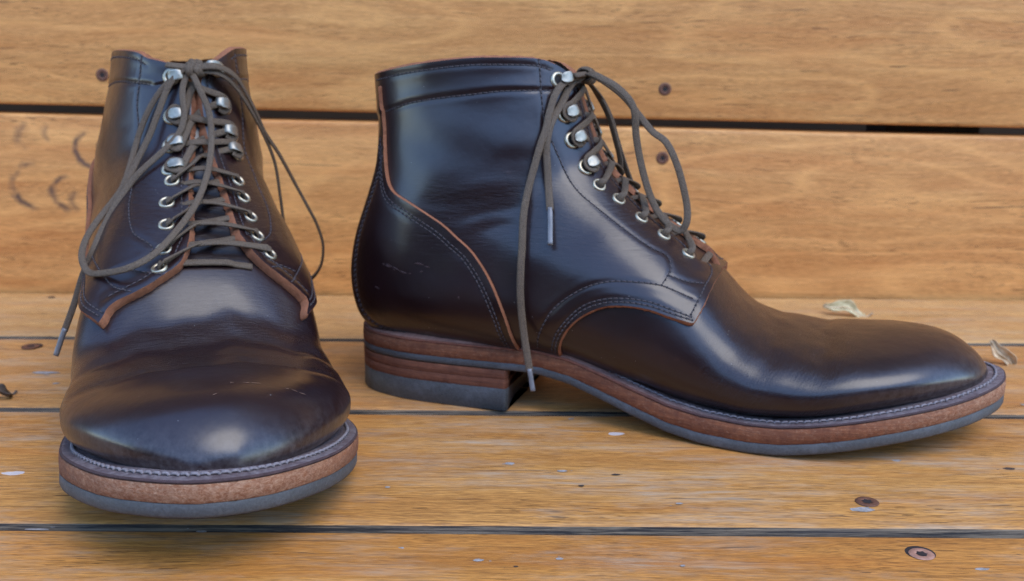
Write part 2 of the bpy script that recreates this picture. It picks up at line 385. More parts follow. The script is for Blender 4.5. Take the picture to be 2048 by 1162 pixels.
RIM=[(.0106,.1655),(.0165,.1675),(.027,.1695),(.040,.1718),(.057,.1742),(.0747,.1757),(.092,.1758),(.1015,.1750),(.1070,.1728)]
GAPS=[(.1690,.0085),(.1650,.0048),(.1595,.0028),(.1530,.0022),(.1440,.0024),(.137,.0028),(.127,.0040),(.117,.0060),(.108,.0080),(.0995,.0097),(.0915,.0108),(.0850,.0120)]
def _sh(P,k):   # the left boot's quarters reach further down the vamp
    o=[]
    for x,z in P:
        u=min(max((x-.15)/.037,0),1);u=u*u*(3-2*u); o.append((x+k*.0142*u,z-k*.0045*u))
    return o
QEDGE=[(.1904,.0767),(.1923,.0749),(.1927,.0727),(.1912,.0667),(.1895,.0620),(.1873,.0563)]
QLOW=[(.1873,.0563),(.1770,.0596),(.1675,.0625),(.1557,.0635),(.1461,.0622),(.1365,.0574),(.1291,.0505),(.1241,.0416),(.1222,.0330)]
COUNTER=[(.0212,.1760),(.0216,.1634),(.0227,.1546),(.0246,.1421),(.0263,.1296),(.0286,.1183),(.0329,.1104),(.0448,.1046),(.0571,.0985),(.0677,.0915),(.0765,.0846),(.0837,.0767),(.0897,.0680),(.0945,.0585),(.0980,.0485),(.1004,.0370),(.1020,.0250)]
FACE=[(.1018,.1745),(.1031,.1682),(.1046,.1587),(.1076,.1445),(.1128,.1325),(.1182,.1217),(.1267,.1114),(.1374,.1037),(.1505,.0950),(.1631,.0875),(.1708,.0835),(.1737,.0783),(.1715,.0724)]
MIDROW=[(.1715,.0724),(.1616,.0737),(.1476,.0736),(.1358,.0698),(.1237,.0610),(.1162,.0502),(.1112,.0360)]
BR1=[(.1715,.0724),(.1791,.0693),(.1867,.0655)]; BR2=[(.1739,.0760),(.1815,.0731),(.1895,.0703)]
EDGEROW=[(.1858,.0778),(.1892,.0757),(.1906,.0736),(.1895,.0683),(.1862,.0582)]
LOW1=[(.1861,.0590),(.1767,.0626),(.1672,.0656),(.1554,.0667),(.1459,.0657),(.1363,.0618),(.1278,.0536),(.1221,.0451),(.1185,.0335)]
LOW2=[(.1866,.0577),(.1769,.0611),(.1673,.0640),(.1555,.0651),(.1460,.0640),(.1364,.0598),(.1285,.0521),(.1232,.0434),(.1203,.0330)]
COLLAR=[(.0240,.1485),(.0330,.1512),(.0416,.1537),(.0559,.1562),(.0740,.1585),(.0884,.1601),(.1040,.1603),(.1120,.1600)]
FLARE={(1,1):[(.0790,.0095),(.0744,.0125),(.0700,.0195),(.0654,.0272),(.0584,.0395)],(1,-1):[(.0838,.0162),(.0772,.0215),(.0711,.0290),(.0645,.0375),(.0575,.0440)]}
for _k in (-1,1): FLARE[(0,_k)]=[(.0812,.0142),(.0785,.0172)]
EYE={(0,-1):[(.1784,.0190),(.1664,.0185),(.1550,.0180),(.1435,.0175),(.1339,.0187)],(1,-1):[(.1800,.0290),(.1725,.0240),(.1622,.0220),(.1516,.0198),(.1428,.0180)],(1,1):[(.1895,.0205),(.1808,.0182),(.1686,.0163),(.1566,.0152),(.1460,.0120)]}
HOOK={(0,-1):[(.1228,.0168),(.1362,.0168),(.1487,.0162),(.1648,.0142)],(1,-1):[(.1200,.0190),(.1294,.0170),(.1430,.0140),(.1608,.0100)],(1,1):[(.1122,.0122),(.1228,.0110),(.1370,.0098),(.1556,.0092)]}
for _d in (EYE,HOOK): _d[(0,1)]=_d[(0,-1)]
DROP={(0,1):.0022,(0,-1):0,(1,1):.0090,(1,-1):.0035}
def boot(name,label,T,mir,sc,spring,shift,loops,marks):
    root=bpy.data.objects.new(name,None); COL.objects.link(root); root.matrix_world=T; root.empty_display_size=.02
    tag(root,label,'boot','pair of dark brown lace-up boots')
    def W(P):
        P=np.array(P,float).reshape(-1,3).copy(); P[:,2]+=spring*np.maximum(0,P[:,0]-.2)**2
        if shift:   # this boot has trodden in on its outer side
            u=np.clip((P[:,0]-.13)/.09,0,1); u=u*u*(3-2*u); yc=BEND*np.maximum(0,P[:,0]-.1)**2
            tb=np.clip((P[:,0]-.235)/.03,0,1); P[:,2]+=.13*np.maximum(0,P[:,2]-.031)*tb
            P[:,1]=np.where(P[:,1]<yc,yc+(P[:,1]-yc)*(1-.065*u),P[:,1])
        if mir<0: P[:,1]*=-1
        return P
    def emit(nm,V,F,mat,parent=root,smooth=True):
        if mir<0: F=[f[::-1] for f in F]
        return mesh_obj(nm,W(V),F,mat,parent,smooth)
    lin=[];surf={}
    parts={}
    # -- per side grids
    for side in (-1,1):
        G=grid(side); N=normals(G,side)
        # flex creases across the vamp
        x=G[...,0];z=G[...,2];top=np.interp(x,PAR[::-1,0][-260:],PAR[::-1,1][-260:]) if False else None
        xi=x-.42*(np.interp(x,sorted(PAR[:,0]),PAR[np.argsort(PAR[:,0]),1])-z)*-1
        up=np.clip((z-.031)/.011,0,1)*np.clip((x-.185)/.012,0,1)*np.clip((.285-x)/.02,0,1)
        yy=G[...,1]*mir
        wob=.0026*np.sin(yy*70+1.3)+.0016*np.sin(yy*160+.4)+.0009*np.sin(yy*340)
        d=0
        for c,wd,a in ((.2085,.0045,-.0008),(.2235,.0048,-.0017),(.2335,.0060,.0010),(.2475,.0042,-.0017),(.2590,.0070,.0008)):
            d=d+a*np.exp(-((xi-c+wob)/wd)**2)
        # soft folds at the ankle of the quarters
        fold=0
        for x0,z0,x1,z1,wd,am in ((.045,.1065,.098,.1085,.0030,-.0006),(.058,.0985,.112,.1045,.0034,-.0007),(.075,.0925,.120,.0985,.0028,-.0005),(.060,.1125,.104,.1165,.0030,.0005),(.10,.087,.14,.094,.003,-.0005),(.070,.0955,.105,.1012,.0022,.0006),(.085,.126,.112,.131,.003,-.0004)):
            dx,dz=x1-x0,z1-z0; l2=dx*dx+dz*dz; tt=((x-x0)*dx+(z-z0)*dz)/l2; ds_=((x-x0)*dz-(z-z0)*dx)/math.sqrt(l2)+.0012*np.sin(tt*5+side+x0*90)
            fold=fold+am*.55*np.exp(-(ds_/(wd*1.25))**2)*np.exp(-((tt-.5)/.42)**4)
        d=d*up*(.8 if shift else .35)+fold*np.sin(PHI)[None]
        d=d+.00025*np.sin(x*130+z*90+side)*np.sin(z*170-x*60)*np.sin(PHI)[None]
        G=G+N*d[...,None]; N=normals(G,side)
        # -- quarter outline
        dr=DROP[(shift,side)]; RM=[(a,b-dr) for a,b in RIM]; GP=[(zz-dr*min(max((zz-.142)/.02,0),1),g) for zz,g in GAPS]; CL=[(a,b-dr*.95) for a,b in COLLAR]
        rim=to_dom(RM); rim[0,1]=-6
        gap=np.array([at_gap(zz,g*((1.28 if side<0 else .60) if shift else (1.06 if side<0 else .94)),side) for zz,g in GP])
        qe=np.vstack([[at_gap(zz,g,side) for zz,g in FLARE[(shift,side)]],to_dom(_sh(QEDGE[-1:],shift)) if shift else to_dom([(.1921,.0736),(.1914,.0690),(.1897,.0627),(.1873,.0563)])]); ql=to_dom(_sh(QLOW,shift))
        wg=lambda D,a:D
        k1=dom_spline(np.vstack([rim,gap,qe]),.0003,side); k2=dom_spline(ql,.0003,side)
        K=np.vstack([k1,k2]); end=np.array([[K[-1,0],-8]]); ext=np.linspace(K[-1],end[0],40)
        poly=np.vstack([K,ext,[[NV+20,-8]],[[NV+20,-8]],[[k1[0,0],-8]]]); poly=np.vstack([K,ext,[[k1[0,0],-8]]])
        vv=np.arange(NV)[:,None]*np.ones(NP); pp=np.ones((NV,1))*PHI*60
        ins=in_poly(vv,pp,poly)
        Kall=np.vstack([K,ext]); K3=bil(G,Kall[:,0],np.clip(Kall[:,1]/60,0,np.pi))
        dist=kd_dist(G.reshape(-1,3),K3).reshape(NV,NP); f=np.where(ins,dist,-dist)
        front3=bil(G,k1[:,0],np.clip(k1[:,1]/60,0,np.pi)); q3=bil(G,qe[:,0],qe[:,1]/60)
        # -- stitch rows on the quarter
        rows=[to_dom(_sh(FACE,shift)),to_dom(_sh(MIDROW,shift)),to_dom(_sh(BR1,shift)),to_dom(_sh(BR2,shift)),to_dom(_sh(LOW1,shift)),to_dom(_sh(LOW2,shift)),to_dom(CL)]
        rows=[dom_spline(r,.0005,side) for r in rows]
        # rows parallel to the rim and the facing edge
        r2=to_dom([(a+.0004,b-.0034) for a,b in RM[1:]]); rows.append(dom_spline(r2,.0005,side))
        ge=np.array([at_gap(zz,g*((1.28 if side<0 else .60) if shift else 1.)+.0030,side) for zz,g in GP]); er=np.array([at_gap(zz+.0024,g+.0026,side) for zz,g in FLARE[(shift,side)]]) if shift else np.vstack([[at_gap(.0830,.0180,side)],to_dom([(.1888,.0748),(.1886,.0692),(.1868,.0632),(.1850,.0580)])]); rows.append(dom_spline(np.vstack([ge[1:],er]),.0005,side))
        S3=np.vstack([bil(G,r[:,0],r[:,1]/60) for r in rows]); ds=kd_dist(G.reshape(-1,3),S3).reshape(NV,NP)
        off=.0019-.00022*np.exp(-(ds/.0009)**2)+.00007*np.exp(-((ds-.0026)/.0016)**2)
        lift=np.exp(-(np.maximum(f,0)/.006)**2)*(.0007+.0005*shift)*np.clip((pp/60-1.2)/.8,0,1)
        flare=np.exp(-(kd_dist(G.reshape(-1,3),q3).reshape(NV,NP)/.012)**2)*np.exp(-(np.maximum(f,0)/.007)**2)*(.0005+.0011*shift)
        crn=kd_dist(G.reshape(-1,3),bil(G,rows[6][:,0],rows[6][:,1]/60)).reshape(NV,NP)
        above=(vv>np.interp(pp,rows[6][::-1,1] if rows[6][0,1]>rows[6][-1,1] else rows[6][:,1],rows[6][::-1,0] if rows[6][0,1]>rows[6][-1,1] else rows[6][:,0]))
        off=off+.0006*np.where(above,1-np.exp(-(crn/.0012)**2),0)
        Q=G+N*(off+lift+flare)[...,None]; QN=normals(Q,side); IN=G+N*.0001
        VO,VI,F,E=clip_grid(Q,IN,f)
        quarter=emit('quarter',VO,F if side<0 else F,LEATHER)
        edge=Acc()
        for c in chains(E):
            a=VO[c];b=VI[c];mid=(a+b)/2; # push the middle of the cut edge outwards a little and fray it
            t=np.gradient(a,axis=0);nn=a-b;o=np.cross(t,nn);o/=np.linalg.norm(o,axis=1,keepdims=True)+1e-9
            for _ in range(4): o=(o+np.roll(o,1,0)*(np.arange(len(c))>0)[:,None]+np.roll(o,-1,0)*(np.arange(len(c))<len(c)-1)[:,None]); o/=np.linalg.norm(o,axis=1,keepdims=True)+1e-9
            cen=VO.mean(0); sgn=np.sign(((mid-cen)*o).sum(1).mean()) or 1
            w=RNG.normal(0,.00012,(len(c),1)); w=(w+np.roll(w,1,0)+np.roll(w,-1,0))/1.7
            mid=a*.6+b*.4+o*sgn*(.0008+w)*(1+.9*((a[:,2:]>.086)&(a[:,2:]<.158)&(a[:,:1]>.10))); bo=(1+.9*((mid[:,2:]>.086)&(mid[:,2:]<.158)&(mid[:,:1]>.10))-.35*(mid[:,2:]<.08)); low=b+o*sgn*(.0013+w)*bo; n=len(c)
            edge.add(np.vstack([a,mid,low]),[(i,i+1,n+i+1,n+i) for i in range(n-1)]+[(n+i,n+i+1,2*n+i+1,2*n+i) for i in range(n-1)])
        if edge.V: emit('raw_edge',edge.V,edge.F,RAW,quarter)
        stitch_rows(rows,Q,QN,quarter,emit,side,f)
        # -- heel counter and back stay
        cu=dom_spline(to_dom(COUNTER),.0003,side); poly=np.vstack([cu,[[cu[-1,0],-8]],[[NV+30,-8]],[[NV+30,cu[0,1]]]])
        insc=in_poly(vv,pp,poly); c3=bil(G,cu[:,0],cu[:,1]/60); dc=kd_dist(G.reshape(-1,3),c3).reshape(NV,NP); fc=np.where(insc,dc,-dc); fc=np.minimum(fc,f+.0004)
        def offset_row(D,dd):
            P=point(D[:,0],D[:,1]/60,side); t=np.gradient(D,axis=0)
            nrm=np.stack([-t[:,1],t[:,0]],1); nrm/=np.linalg.norm(nrm,axis=1,keepdims=True)
            e=D+nrm*.5; P2=point(e[:,0],e[:,1]/60,side); g=np.linalg.norm(P2-P,axis=1,keepdims=True); sgn=1 if in_poly(np.array([e[len(e)//2,0]]),np.array([e[len(e)//2,1]]),poly)[0] else -1
            return D+sgn*nrm*.5*dd/np.maximum(g,1e-5)
        crows=[offset_row(cu,.0042)[::2],offset_row(cu,.0060)[::2]]
        crows=[r[(r[:,1]>1)] for r in crows]
        cs=np.vstack([bil(G,r[:,0],r[:,1]/60) for r in crows]); dcs=kd_dist(G.reshape(-1,3),cs).reshape(NV,NP)
        CQ=Q+QN*(.0017-.0003*np.exp(-(dcs/.0009)**2)+.0003*np.exp(-(np.maximum(fc,0)/.002)**2))[...,None]; CI=Q+QN*.0001
        VO,VI,F,E=clip_grid(CQ,CI,fc)
        counter=emit('heel_counter',VO,F,LEATHER)
        edge=Acc()
        for c in chains(E):
            a=VO[c];b=VI[c];t=np.gradient(a,axis=0);nn=a-b;o=np.cross(t,nn);o/=np.linalg.norm(o,axis=1,keepdims=True)+1e-9
            sgn=1 if o[:,0].mean()>0 else -1; n=len(c); low=b+o*sgn*.0005; mid=(a+b)/2+o*sgn*.0004
            edge.add(np.vstack([a,mid,low]),[(i,i+1,n+i+1,n+i) for i in range(n-1)]+[(n+i,n+i+1,2*n+i+1,2*n+i) for i in range(n-1)])
        if edge.V: emit('raw_edge',edge.V,edge.F,RAW,counter)
        CN=normals(CQ,side); stitch_rows(crows,CQ,CN,counter,emit,side,fc)
        # -- what lies under the quarters: vamp, tongue, lining
        vt=np.interp(.188,PAR[::-1,0],np.arange(NV)[::-1])
        fq=np.minimum.reduce([f[:-1,:-1],f[1:,:-1],f[1:,1:],f[:-1,1:]]); fx=np.maximum.reduce([f[:-1,:-1],f[1:,:-1],f[1:,1:],f[:-1,1:]])
        vi=np.arange(NV-1)[:,None]*np.ones(NP-1); pi_=np.ones((NV-1,1))*PHI[:-1]
        ztop=G[:-1,:-1,2]
        visible=fq<.009
        parts.setdefault('vamp',[]).append((G,visible&((vi<vt)|((pi_<2.1)&(ztop<.075)))&(pi_>.05),side))
        parts.setdefault('tongue',[]).append((G-N*.0004,(vi>=vt-1)&(pi_>2.1)&(ztop<(.152 if shift else .158))&visible,side))
        parts.setdefault('lining',[]).append((G-N*.0009,(fx>.0008)&(fq>-.0008)&(vi>=vt-30)&(fq>.002),side))
        surf[side]=(G,N,Q,QN)
    for nm,mat in (('vamp',VAMP),('tongue',TONGUE),('lining',LINING)):
        A=Acc()
        for G,mask,side in parts[nm]:
            idx=-np.ones((NV,NP),int);V=[];F=[]
            for i,j in zip(*np.nonzero(mask)):
                q=[]
                for c in ((i,j),(i+1,j),(i+1,j+1),(i,j+1)):
                    if idx[c]<0: idx[c]=len(V);V.append(G[c])
                    q.append(idx[c])
                F.append(tuple(q if side<0 else q[::-1]))
            A.add(V,F)
        # weld the two halves along the mid line
        key={};mp=[];V=[]
        for v in A.V:
            k=tuple(np.round(v,6))
            if k not in key: key[k]=len(V);V.append(v)
            mp.append(key[k])
        F=[]
        for fa in A.F:
            g=[]
            for i in fa:
                if mp[i] not in g: g.append(mp[i])
            if len(g)>2: F.append(tuple(g))
        emit(nm,V,F,mat)
    # -- eyelets and hooks
    pts={}
    for side in (-1,1):
        G,N,Q,QN=surf[side]; L=[]
        px=phi_gap(_vs,.02,side)
        for x,g in EYE[(shift,side)]:
            p=phi_gap(_vs,g,side); P=point(_vs,p,side); xx=x
            o=np.argsort(P[:,0]); v=np.interp(xx,P[o,0],_vs[o]); L.append((v,np.interp(v,_vs,p),'e'))
        for zz,g in HOOK[(shift,side)]: v,p=at_gap(zz,g,side); L.append((v,p/60,'h'))
        out=[]
        for v,p,k in L:
            c=bil(Q,np.array([v]),np.array([p]))[0]; n=bil(QN,np.array([v]),np.array([p]))[0]; n/=np.linalg.norm(n)
            c2=bil(Q,np.array([v]),np.array([min(p+.06,3.1)]))[0]-c; c2-=c2@n*n; c2/=np.linalg.norm(c2); t=np.cross(n,c2)
            out.append((c,n,c2,t,k,v,p))
            if k=='e': eyelet(c,n,c2,t,emit)
            else: hook(c,n,c2,t,emit)
        pts[side]=out
    lacing(pts,surf,emit)
    sole(emit,root)
    marks(emit)
    loops(emit,root)
    return root
def stitch_rows(rows,Q,QN,parent,emit,side,fld,pitch=.0027):
    A=Acc();H=Acc(); a6=np.linspace(0,2*np.pi,6,endpoint=False)
    for r in rows:
        P=bil(Q,r[:,0],r[:,1]/60);N=bil(QN,r[:,0],r[:,1]/60)
        L=np.concatenate([[0],np.cumsum(np.linalg.norm(np.diff(P,axis=0),axis=1))]); FF=bil(fld[...,None],r[:,0],r[:,1]/60)[:,0]
        n=int(L[-1]/pitch)
        for k in range(n):
            a=k*pitch+pitch*.5
            if np.interp(a,L,FF)<.0012: continue
            ts=np.array([a-pitch*.36,a-pitch*.18,a+pitch*.18,a+pitch*.36])
            p=np.stack([np.interp(ts,L,P[:,c]) for c in range(3)],1); nn=np.stack([np.interp(a,L,N[:,c]) for c in range(3)])
            nn/=np.linalg.norm(nn)+1e-9
            V,F=sweep(p+nn*np.array([[-.00012],[.00018],[.00018],[-.00012]]),.00034,.00026,nn,5,True,None,2.)
            A.add(V,F)
            q=np.array([np.interp(k*pitch,L,P[:,c]) for c in range(3)]); n2=np.array([np.interp(k*pitch,L,N[:,c]) for c in range(3)]); n2/=np.linalg.norm(n2)+1e-9
            t=p[-1]-p[0];t/=np.linalg.norm(t)+1e-9;s=np.cross(n2,t)
            ring=[q+n2*.00006+0.00064*(math.cos(x)*t+1.1*math.sin(x)*s) for x in a6]
            H.add(ring,[tuple(range(6))] if side<0 or True else [])
    tag(emit('stitching',A.V,A.F,THREAD,parent),kind='stuff'); tag(emit('stitch_hole',H.V,H.F,HOLE,parent),kind='stuff')
def ring_mesh(c,n,u,t,prof,seg=20):
    a=np.linspace(0,2*np.pi,seg,endpoint=False);V=[];m=len(prof)
    for r,h in prof: V+= [c+n*h+r*(math.cos(x)*u+math.sin(x)*t) for x in a]
    F=[(i*seg+j,i*seg+(j+1)%seg,(i+1)*seg+(j+1)%seg,(i+1)*seg+j) for i in range(m-1) for j in range(seg)]
    return V,F
def eyelet(c,n,u,t,emit):
    V,F=ring_mesh(c,n,u,t,[(.0037,-.0002),(.0036,.0004),(.0032,.0008),(.0026,.0008),(.0021,.0003),(.0019,-.0004)])
    o=emit('eyelet',V,F,METAL)
    V,F=ring_mesh(c,n,u,t,[(.0025,.00012),(.0001,.00010)]); emit('eyelet_hole',V,F,HOLEM,o)
def hook(c,n,u,t,emit):
    V,F=ring_mesh(c,n,u,t,[(.0043,-.0002),(.0042,.0006),(.0034,.0011),(.0024,.0008),(.0021,.0001)])
    o=emit('hook',V,F,METAL)
    V,F=ring_mesh(c,n,u,t,[(.0025,.00014),(.0001,.00012)]); emit('hook_hole',V,F,HOLEM,o)
    # tab that rises beside the throat and folds back over the lace, rounded at its free end
    P=np.array([c+u*a+n*b for a,b in ((.0040,-.0003),(.0060,.0006),(.0068,.0018),(.0066,.0032),(.0054,.0041),(.0035,.0045),(.0016,.0044),(.0001,.0039),(-.0004,.0036))])
    C=spline(P,.00035); T=np.gradient(C,axis=0); T/=np.linalg.norm(T,axis=1,keepdims=True); U=np.cross(t,T); q=np.linspace(0,1,len(C))
    w=np.interp(q,[0,.2,.5,.62,.85,.95,1],[.0018,.0022,.0025,.0028,.0026,.0018,.0007])
    S=np.cross(T,U); V=[];F=[];k=12
    for i in range(len(C)):
        for j in range(k):
            a=2*math.pi*j/k; ca=math.copysign(abs(math.cos(a))**.75,math.cos(a)); dome=.0007*(1-ca*ca)*min(1,max(0,(q[i]-.5)*4))
            V.append(C[i]+S[i]*w[i]*ca+U[i]*(.00055*math.sin(a)-dome))
    F=[(i*k+j,i*k+(j+1)%k,(i+1)*k+(j+1)%k,(i+1)*k+j) for i in range(len(C)-1) for j in range(k)]+[tuple(range(k-1,-1,-1)),tuple((len(C)-1)*k+j for j in range(k))]
    emit('hook_cap',V,F,CAPM,o)
def lacing(pts,surf,emit):
    A=Acc()
    def top(v,y):   # on the tongue at row v, y from the mid line
        side=-1 if y<0 else 1; p=phi_gap(np.array([v]),abs(y),side); G,N,Q,QN=surf[side]
        return bil(G,np.array([v]),p)[0],bil(N,np.array([v]),p)[0]
    rows=[ (pts[-1][i],pts[1][i]) for i in range(9)]
    # straight bar at the bottom, lying on the tongue
    v=rows[0][0][5]-9; P=[];
    for y in (np.linspace(-.0205,.0165,11) if pts[-1][0][0][2]<.0825 else np.linspace(-.0145,.0145,9)): p,n=top(v,y); P.append(p+n*(.0014-.0011*(abs(y)>.013)))
    V,F=sweep(spline(P,.0012),0.0019,.0009,[.5,0,.85],10);A.add(V,F)
    for i in range(9):
        for s in (-1,1):
            a=pts[s][i]; c,n,u,t,k,va,pa=a
            if i==8: continue
            b=pts[-s][i+1]; cb,nb,ub,tb,kb,vb,pb=b
            under=.0000 if s<0 else .0013
            g0=abs(c[1]-BEND*max(0,c[0]-.1)**2); P=[];U=[]
            if k=='e': P+= [c-n*.0012-u*.0002,c+n*.0016+u*.0006,c+n*.0026+u*.0030]; U+=[u*-1,n-u*.6,n]
            else:
                P+= [c+u*.0052-t*.0026+n*.0016,c+u*.0018-t*.0036+n*.0021,c-u*.0006+n*.0022,c+u*.0016+t*.0030+n*.0024,c+u*.0050+t*.0036+n*.0026]; U+=[n]*5
            gapy=g0-.0075
            for q,w_ in ((.35,0),(.62,0),(.85,0)) :
                vv=va+(vb-va)*(.25+.6*q); y=s*(g0-.006)*(1-q*1.75)
                p,nn=top(vv,y); P.append(p+nn*(.0042-under*.6-(.0020 if q>.8 else 0)+(.0008 if q<.5 else 0))); U.append(nn)
            if kb=='e':
                p,nn=top(va+(vb-va)*.92,-s*(abs(cb[1]-BEND*max(0,cb[0]-.1)**2)-.0075)); P.append(p+nn*.0014);U.append(nn)
                p,nn=top(vb,-s*(abs(cb[1]-BEND*max(0,cb[0]-.1)**2)-.003)); P.append(p+nn*.0006);U.append(nn)
            else:
                P.append(cb+ub*.0060-tb*.0012+nb*.0022);U.append(nb);P.append(cb+ub*.0030-tb*.0030+nb*.0020);U.append(nb)
            P=np.array(P)+RNG.normal(0,.00015,(len(P),3)); C=spline(P,.0008); Uc=resample(np.array(U),len(C))
            tp=np.ones(len(C)); V,F=sweep(C,.00175,.00068,Uc,10,True,tp); A.add(V,F)
    emit('lace',A.V,A.F,LACE)
def profile_ring(O,N2,prof,zfun):
    """closed strip: prof = list of (inset, height fn(x)) over outline O with inward normals N2"""
    n=len(O);V=[]
    for ins,zf in prof:
        P=O+N2*ins; V+= [tuple(v) for v in bend(np.c_[P,zf(O[:,0])])]
    m=len(prof)
    F=[(i*n+j,(i+1)*n+j,(i+1)*n+(j+1)%n,i*n+(j+1)%n) for i in range(m-1) for j in range(n)]
    return V,F
def outline_normals(O):
    t=np.roll(O,-1,0)-np.roll(O,1,0); n=np.stack([-t[:,1],t[:,0]],1); n/=np.linalg.norm(n,axis=1,keepdims=True)
    return n if ((O+n*.001-O.mean(0))**2).sum()<((O-O.mean(0))**2).sum() else -n
def cap_rings(O,zf,ups,flip):
    V=[];c=[]
    for k in (1.,.5,.03):
        P=O.copy();P[:,1]=P[:,1]*k;V+= [tuple(v) for v in bend(np.c_[P,zf(O[:,0])])]
    n=len(O);F=[(i*n+j,(i+1)*n+j,(i+1)*n+(j+1)%n,i*n+(j+1)%n) for i in range(2) for j in range(n)]
    return V,[f[::-1] for f in F] if flip else F
def sole(emit,root):
    O=sole_outline(360); N2=outline_normals(O)
    wob=lambda s,a:a*(np.sin(np.arange(360)*s*.7)+np.sin(np.arange(360)*s*1.9+1))
    z0=sole_z; za=lambda x:sole_z(x)+lay(x)[0]; zb=lambda x:sole_z(x)+lay(x)[0]+lay(x)[1]; zc=feather_z
    def layer(nm,prof,mat,bot,topz,jit=0):
        A=Acc();Oj=O+N2*((RNG.normal(0,jit,360)+wob(1.3,jit*.5))[:,None]) if jit else O
        V,F=profile_ring(Oj,N2,prof,None);A.add(V,F)
        for z,ins,fl in ((bot,prof[0][0],True),(topz,prof[-1][0],False)):
            V,F=cap_rings(Oj+N2*ins,z,None,fl);A.add(V,F)
        return emit(nm,A.V,A.F,mat)
    layer('outsole',[(.0016,lambda x:z0(x)),(.0005,lambda x:z0(x)+.0004),(.0001,lambda x:z0(x)+.0014),(.0002,lambda x:za(x)-.0002),(.0004,lambda x:za(x))],RUBBER,z0,za)
    layer('midsole',[(.0005,lambda x:za(x)+.00005),(.0001,lambda x:za(x)+.0004),(0,lambda x:(za(x)+zb(x))/2),(.0002,lambda x:zb(x)-.0004),(.0006,lambda x:zb(x)-.00005)],MID,lambda x:za(x)+.00005,lambda x:zb(x)-.00005,.00008)
    # welt: a flat ledge at the front, a slanting rand round the heel
    h=lambda x:np.clip((x-.11)/.07,0,1)
    def wz(k): return lambda x:zb(x)+(zc(x)-zb(x))*k
    V1,F1=profile_ring(O,N2,[(.0008,lambda x:zb(x)),(.0003,lambda x:zb(x)+.0004),(.0004,lambda x:zb(x)+(zc(x)-zb(x))*(.35+.35*h(x))),(.0011,lambda x:zb(x)+(zc(x)-zb(x))*(.45+.45*h(x)))],None)
    e=emit('welt_edge',V1,F1,WELT_EDGE)
    V,F=profile_ring(O,N2,[(.0011,lambda x:zb(x)+(zc(x)-zb(x))*(.45+.45*h(x))),(.0020,lambda x:zb(x)+(zc(x)-zb(x))*(.6+.4*h(x))),(.0032,lambda x:zc(x)-.0002),(.0048,lambda x:zc(x)+.0003*(1-h(x))),(.0085,lambda x:zc(x)+.0002),(.014,lambda x:zc(x)-.0004)],None)
    w=emit('welt',V,F,WELT); e.parent=w
    # welt stitching, a rope of slanted stitches along the seam with the upper
    A=Acc(); Oc=O+N2*.0049; Nn=len(O)
    P=bend(np.c_[Oc,zc(O[:,0])+.0004]); idx=[i for i in range(Nn)]
    P=np.vstack([P,P[:1]]); L=np.concatenate([[0],np.cumsum(np.linalg.norm(np.diff(P,axis=0),axis=1))])
    pitch=.0033
    for k in range(int(L[-1]/pitch)):
        a=k*pitch; p=np.array([np.interp(a,L,P[:,c]) for c in range(3)])
        if p[0]<.118: continue
        q=np.array([np.interp(a+.0004,L,P[:,c]) for c in range(3)]); t=q-p;t/=np.linalg.norm(t)+1e-9; s=np.cross([0,0,1],t)
        C=[p-t*.0017-s*.0004-[0,0,.0003],p-t*.0006+[0,0,.0003],p+t*.0006+[0,0,.0003],p+t*.0017+s*.0004-[0,0,.0003]]
        V,F=sweep(C,.00065,.0005,[0,0,1.],6,True,None,2.);A.add(V,F)
    tag(emit('welt_stitching',A.V,A.F,WTHREAD,w),kind='stuff')
    # heel: outline of the seat closed by a slightly hollow breast
    xb=.0935; S=O[(O[:,0]<xb)]
    lo=S[S[:,1]<0];hi=S[S[:,1]>=0]; lo=lo[np.argsort(-lo[:,0])];hi=hi[np.argsort(hi[:,0])]
    ring=np.vstack([lo,hi]); yb=np.linspace(hi[-1,1],lo[0,1],24)[1:-1]; br=np.c_[xb-.0035*(1-(yb/yb[0])**2),yb]
    H=resample(np.vstack([ring,[[xb,hi[-1,1]]],br,[[xb,lo[0,1]]]]),260,True); HN=outline_normals(H)
    zs=lambda x:sole_z(x)
    def lift(nm,f0,f1,ins,mat,jit=0):
        A=Acc();Hj=H+HN*(RNG.normal(0,jit,260)[:,None]) if jit else H
        fz=lambda k:(lambda x:zs(x)*k)
        pr=[(ins+.00008,fz(f0)),(ins,lambda x:zs(x)*f0+.0001),(ins,lambda x:zs(x)*f1-.0001),(ins+.00008,fz(f1))]
        V,F=profile_ring(Hj,HN,pr,None);A.add(V,F)
        for k,fl in ((0,True),(3,False)):
            V,F=cap_rings(Hj+HN*pr[k][0],pr[k][1],None,fl);A.add(V,F)
        return emit(nm,A.V,A.F,mat)
    lift('heel_cap',0,.545,.0004,RUBBER); lift('heel_lift',.546,.771,.00035,STACK,.00005); lift('heel_lift',.7715,.998,.00035,STACK,.00005)
def lace_run(emit,root,nm,P,hint,aglet=0,w=.0018):
    C=spline(P,.0012); n=len(C)
    if callable(hint): U=np.array([hint(i/(n-1)) for i in range(n)])
    else: U=np.broadcast_to(np.array(hint,float),C.shape)
    k=int(n*(1-aglet/np.linalg.norm(np.diff(C,axis=0),axis=1).sum())) if aglet else n
    V,F=sweep(C[:k+1] if aglet else C,w,.00064,U[:k+1] if aglet else U,12); o=emit(nm,V,F,LACE)
    if aglet: V,F=sweep(C[k-1:],.00125,.00115,U[k-1:],12); emit('aglet',V,F,AGLET,o)
    return o
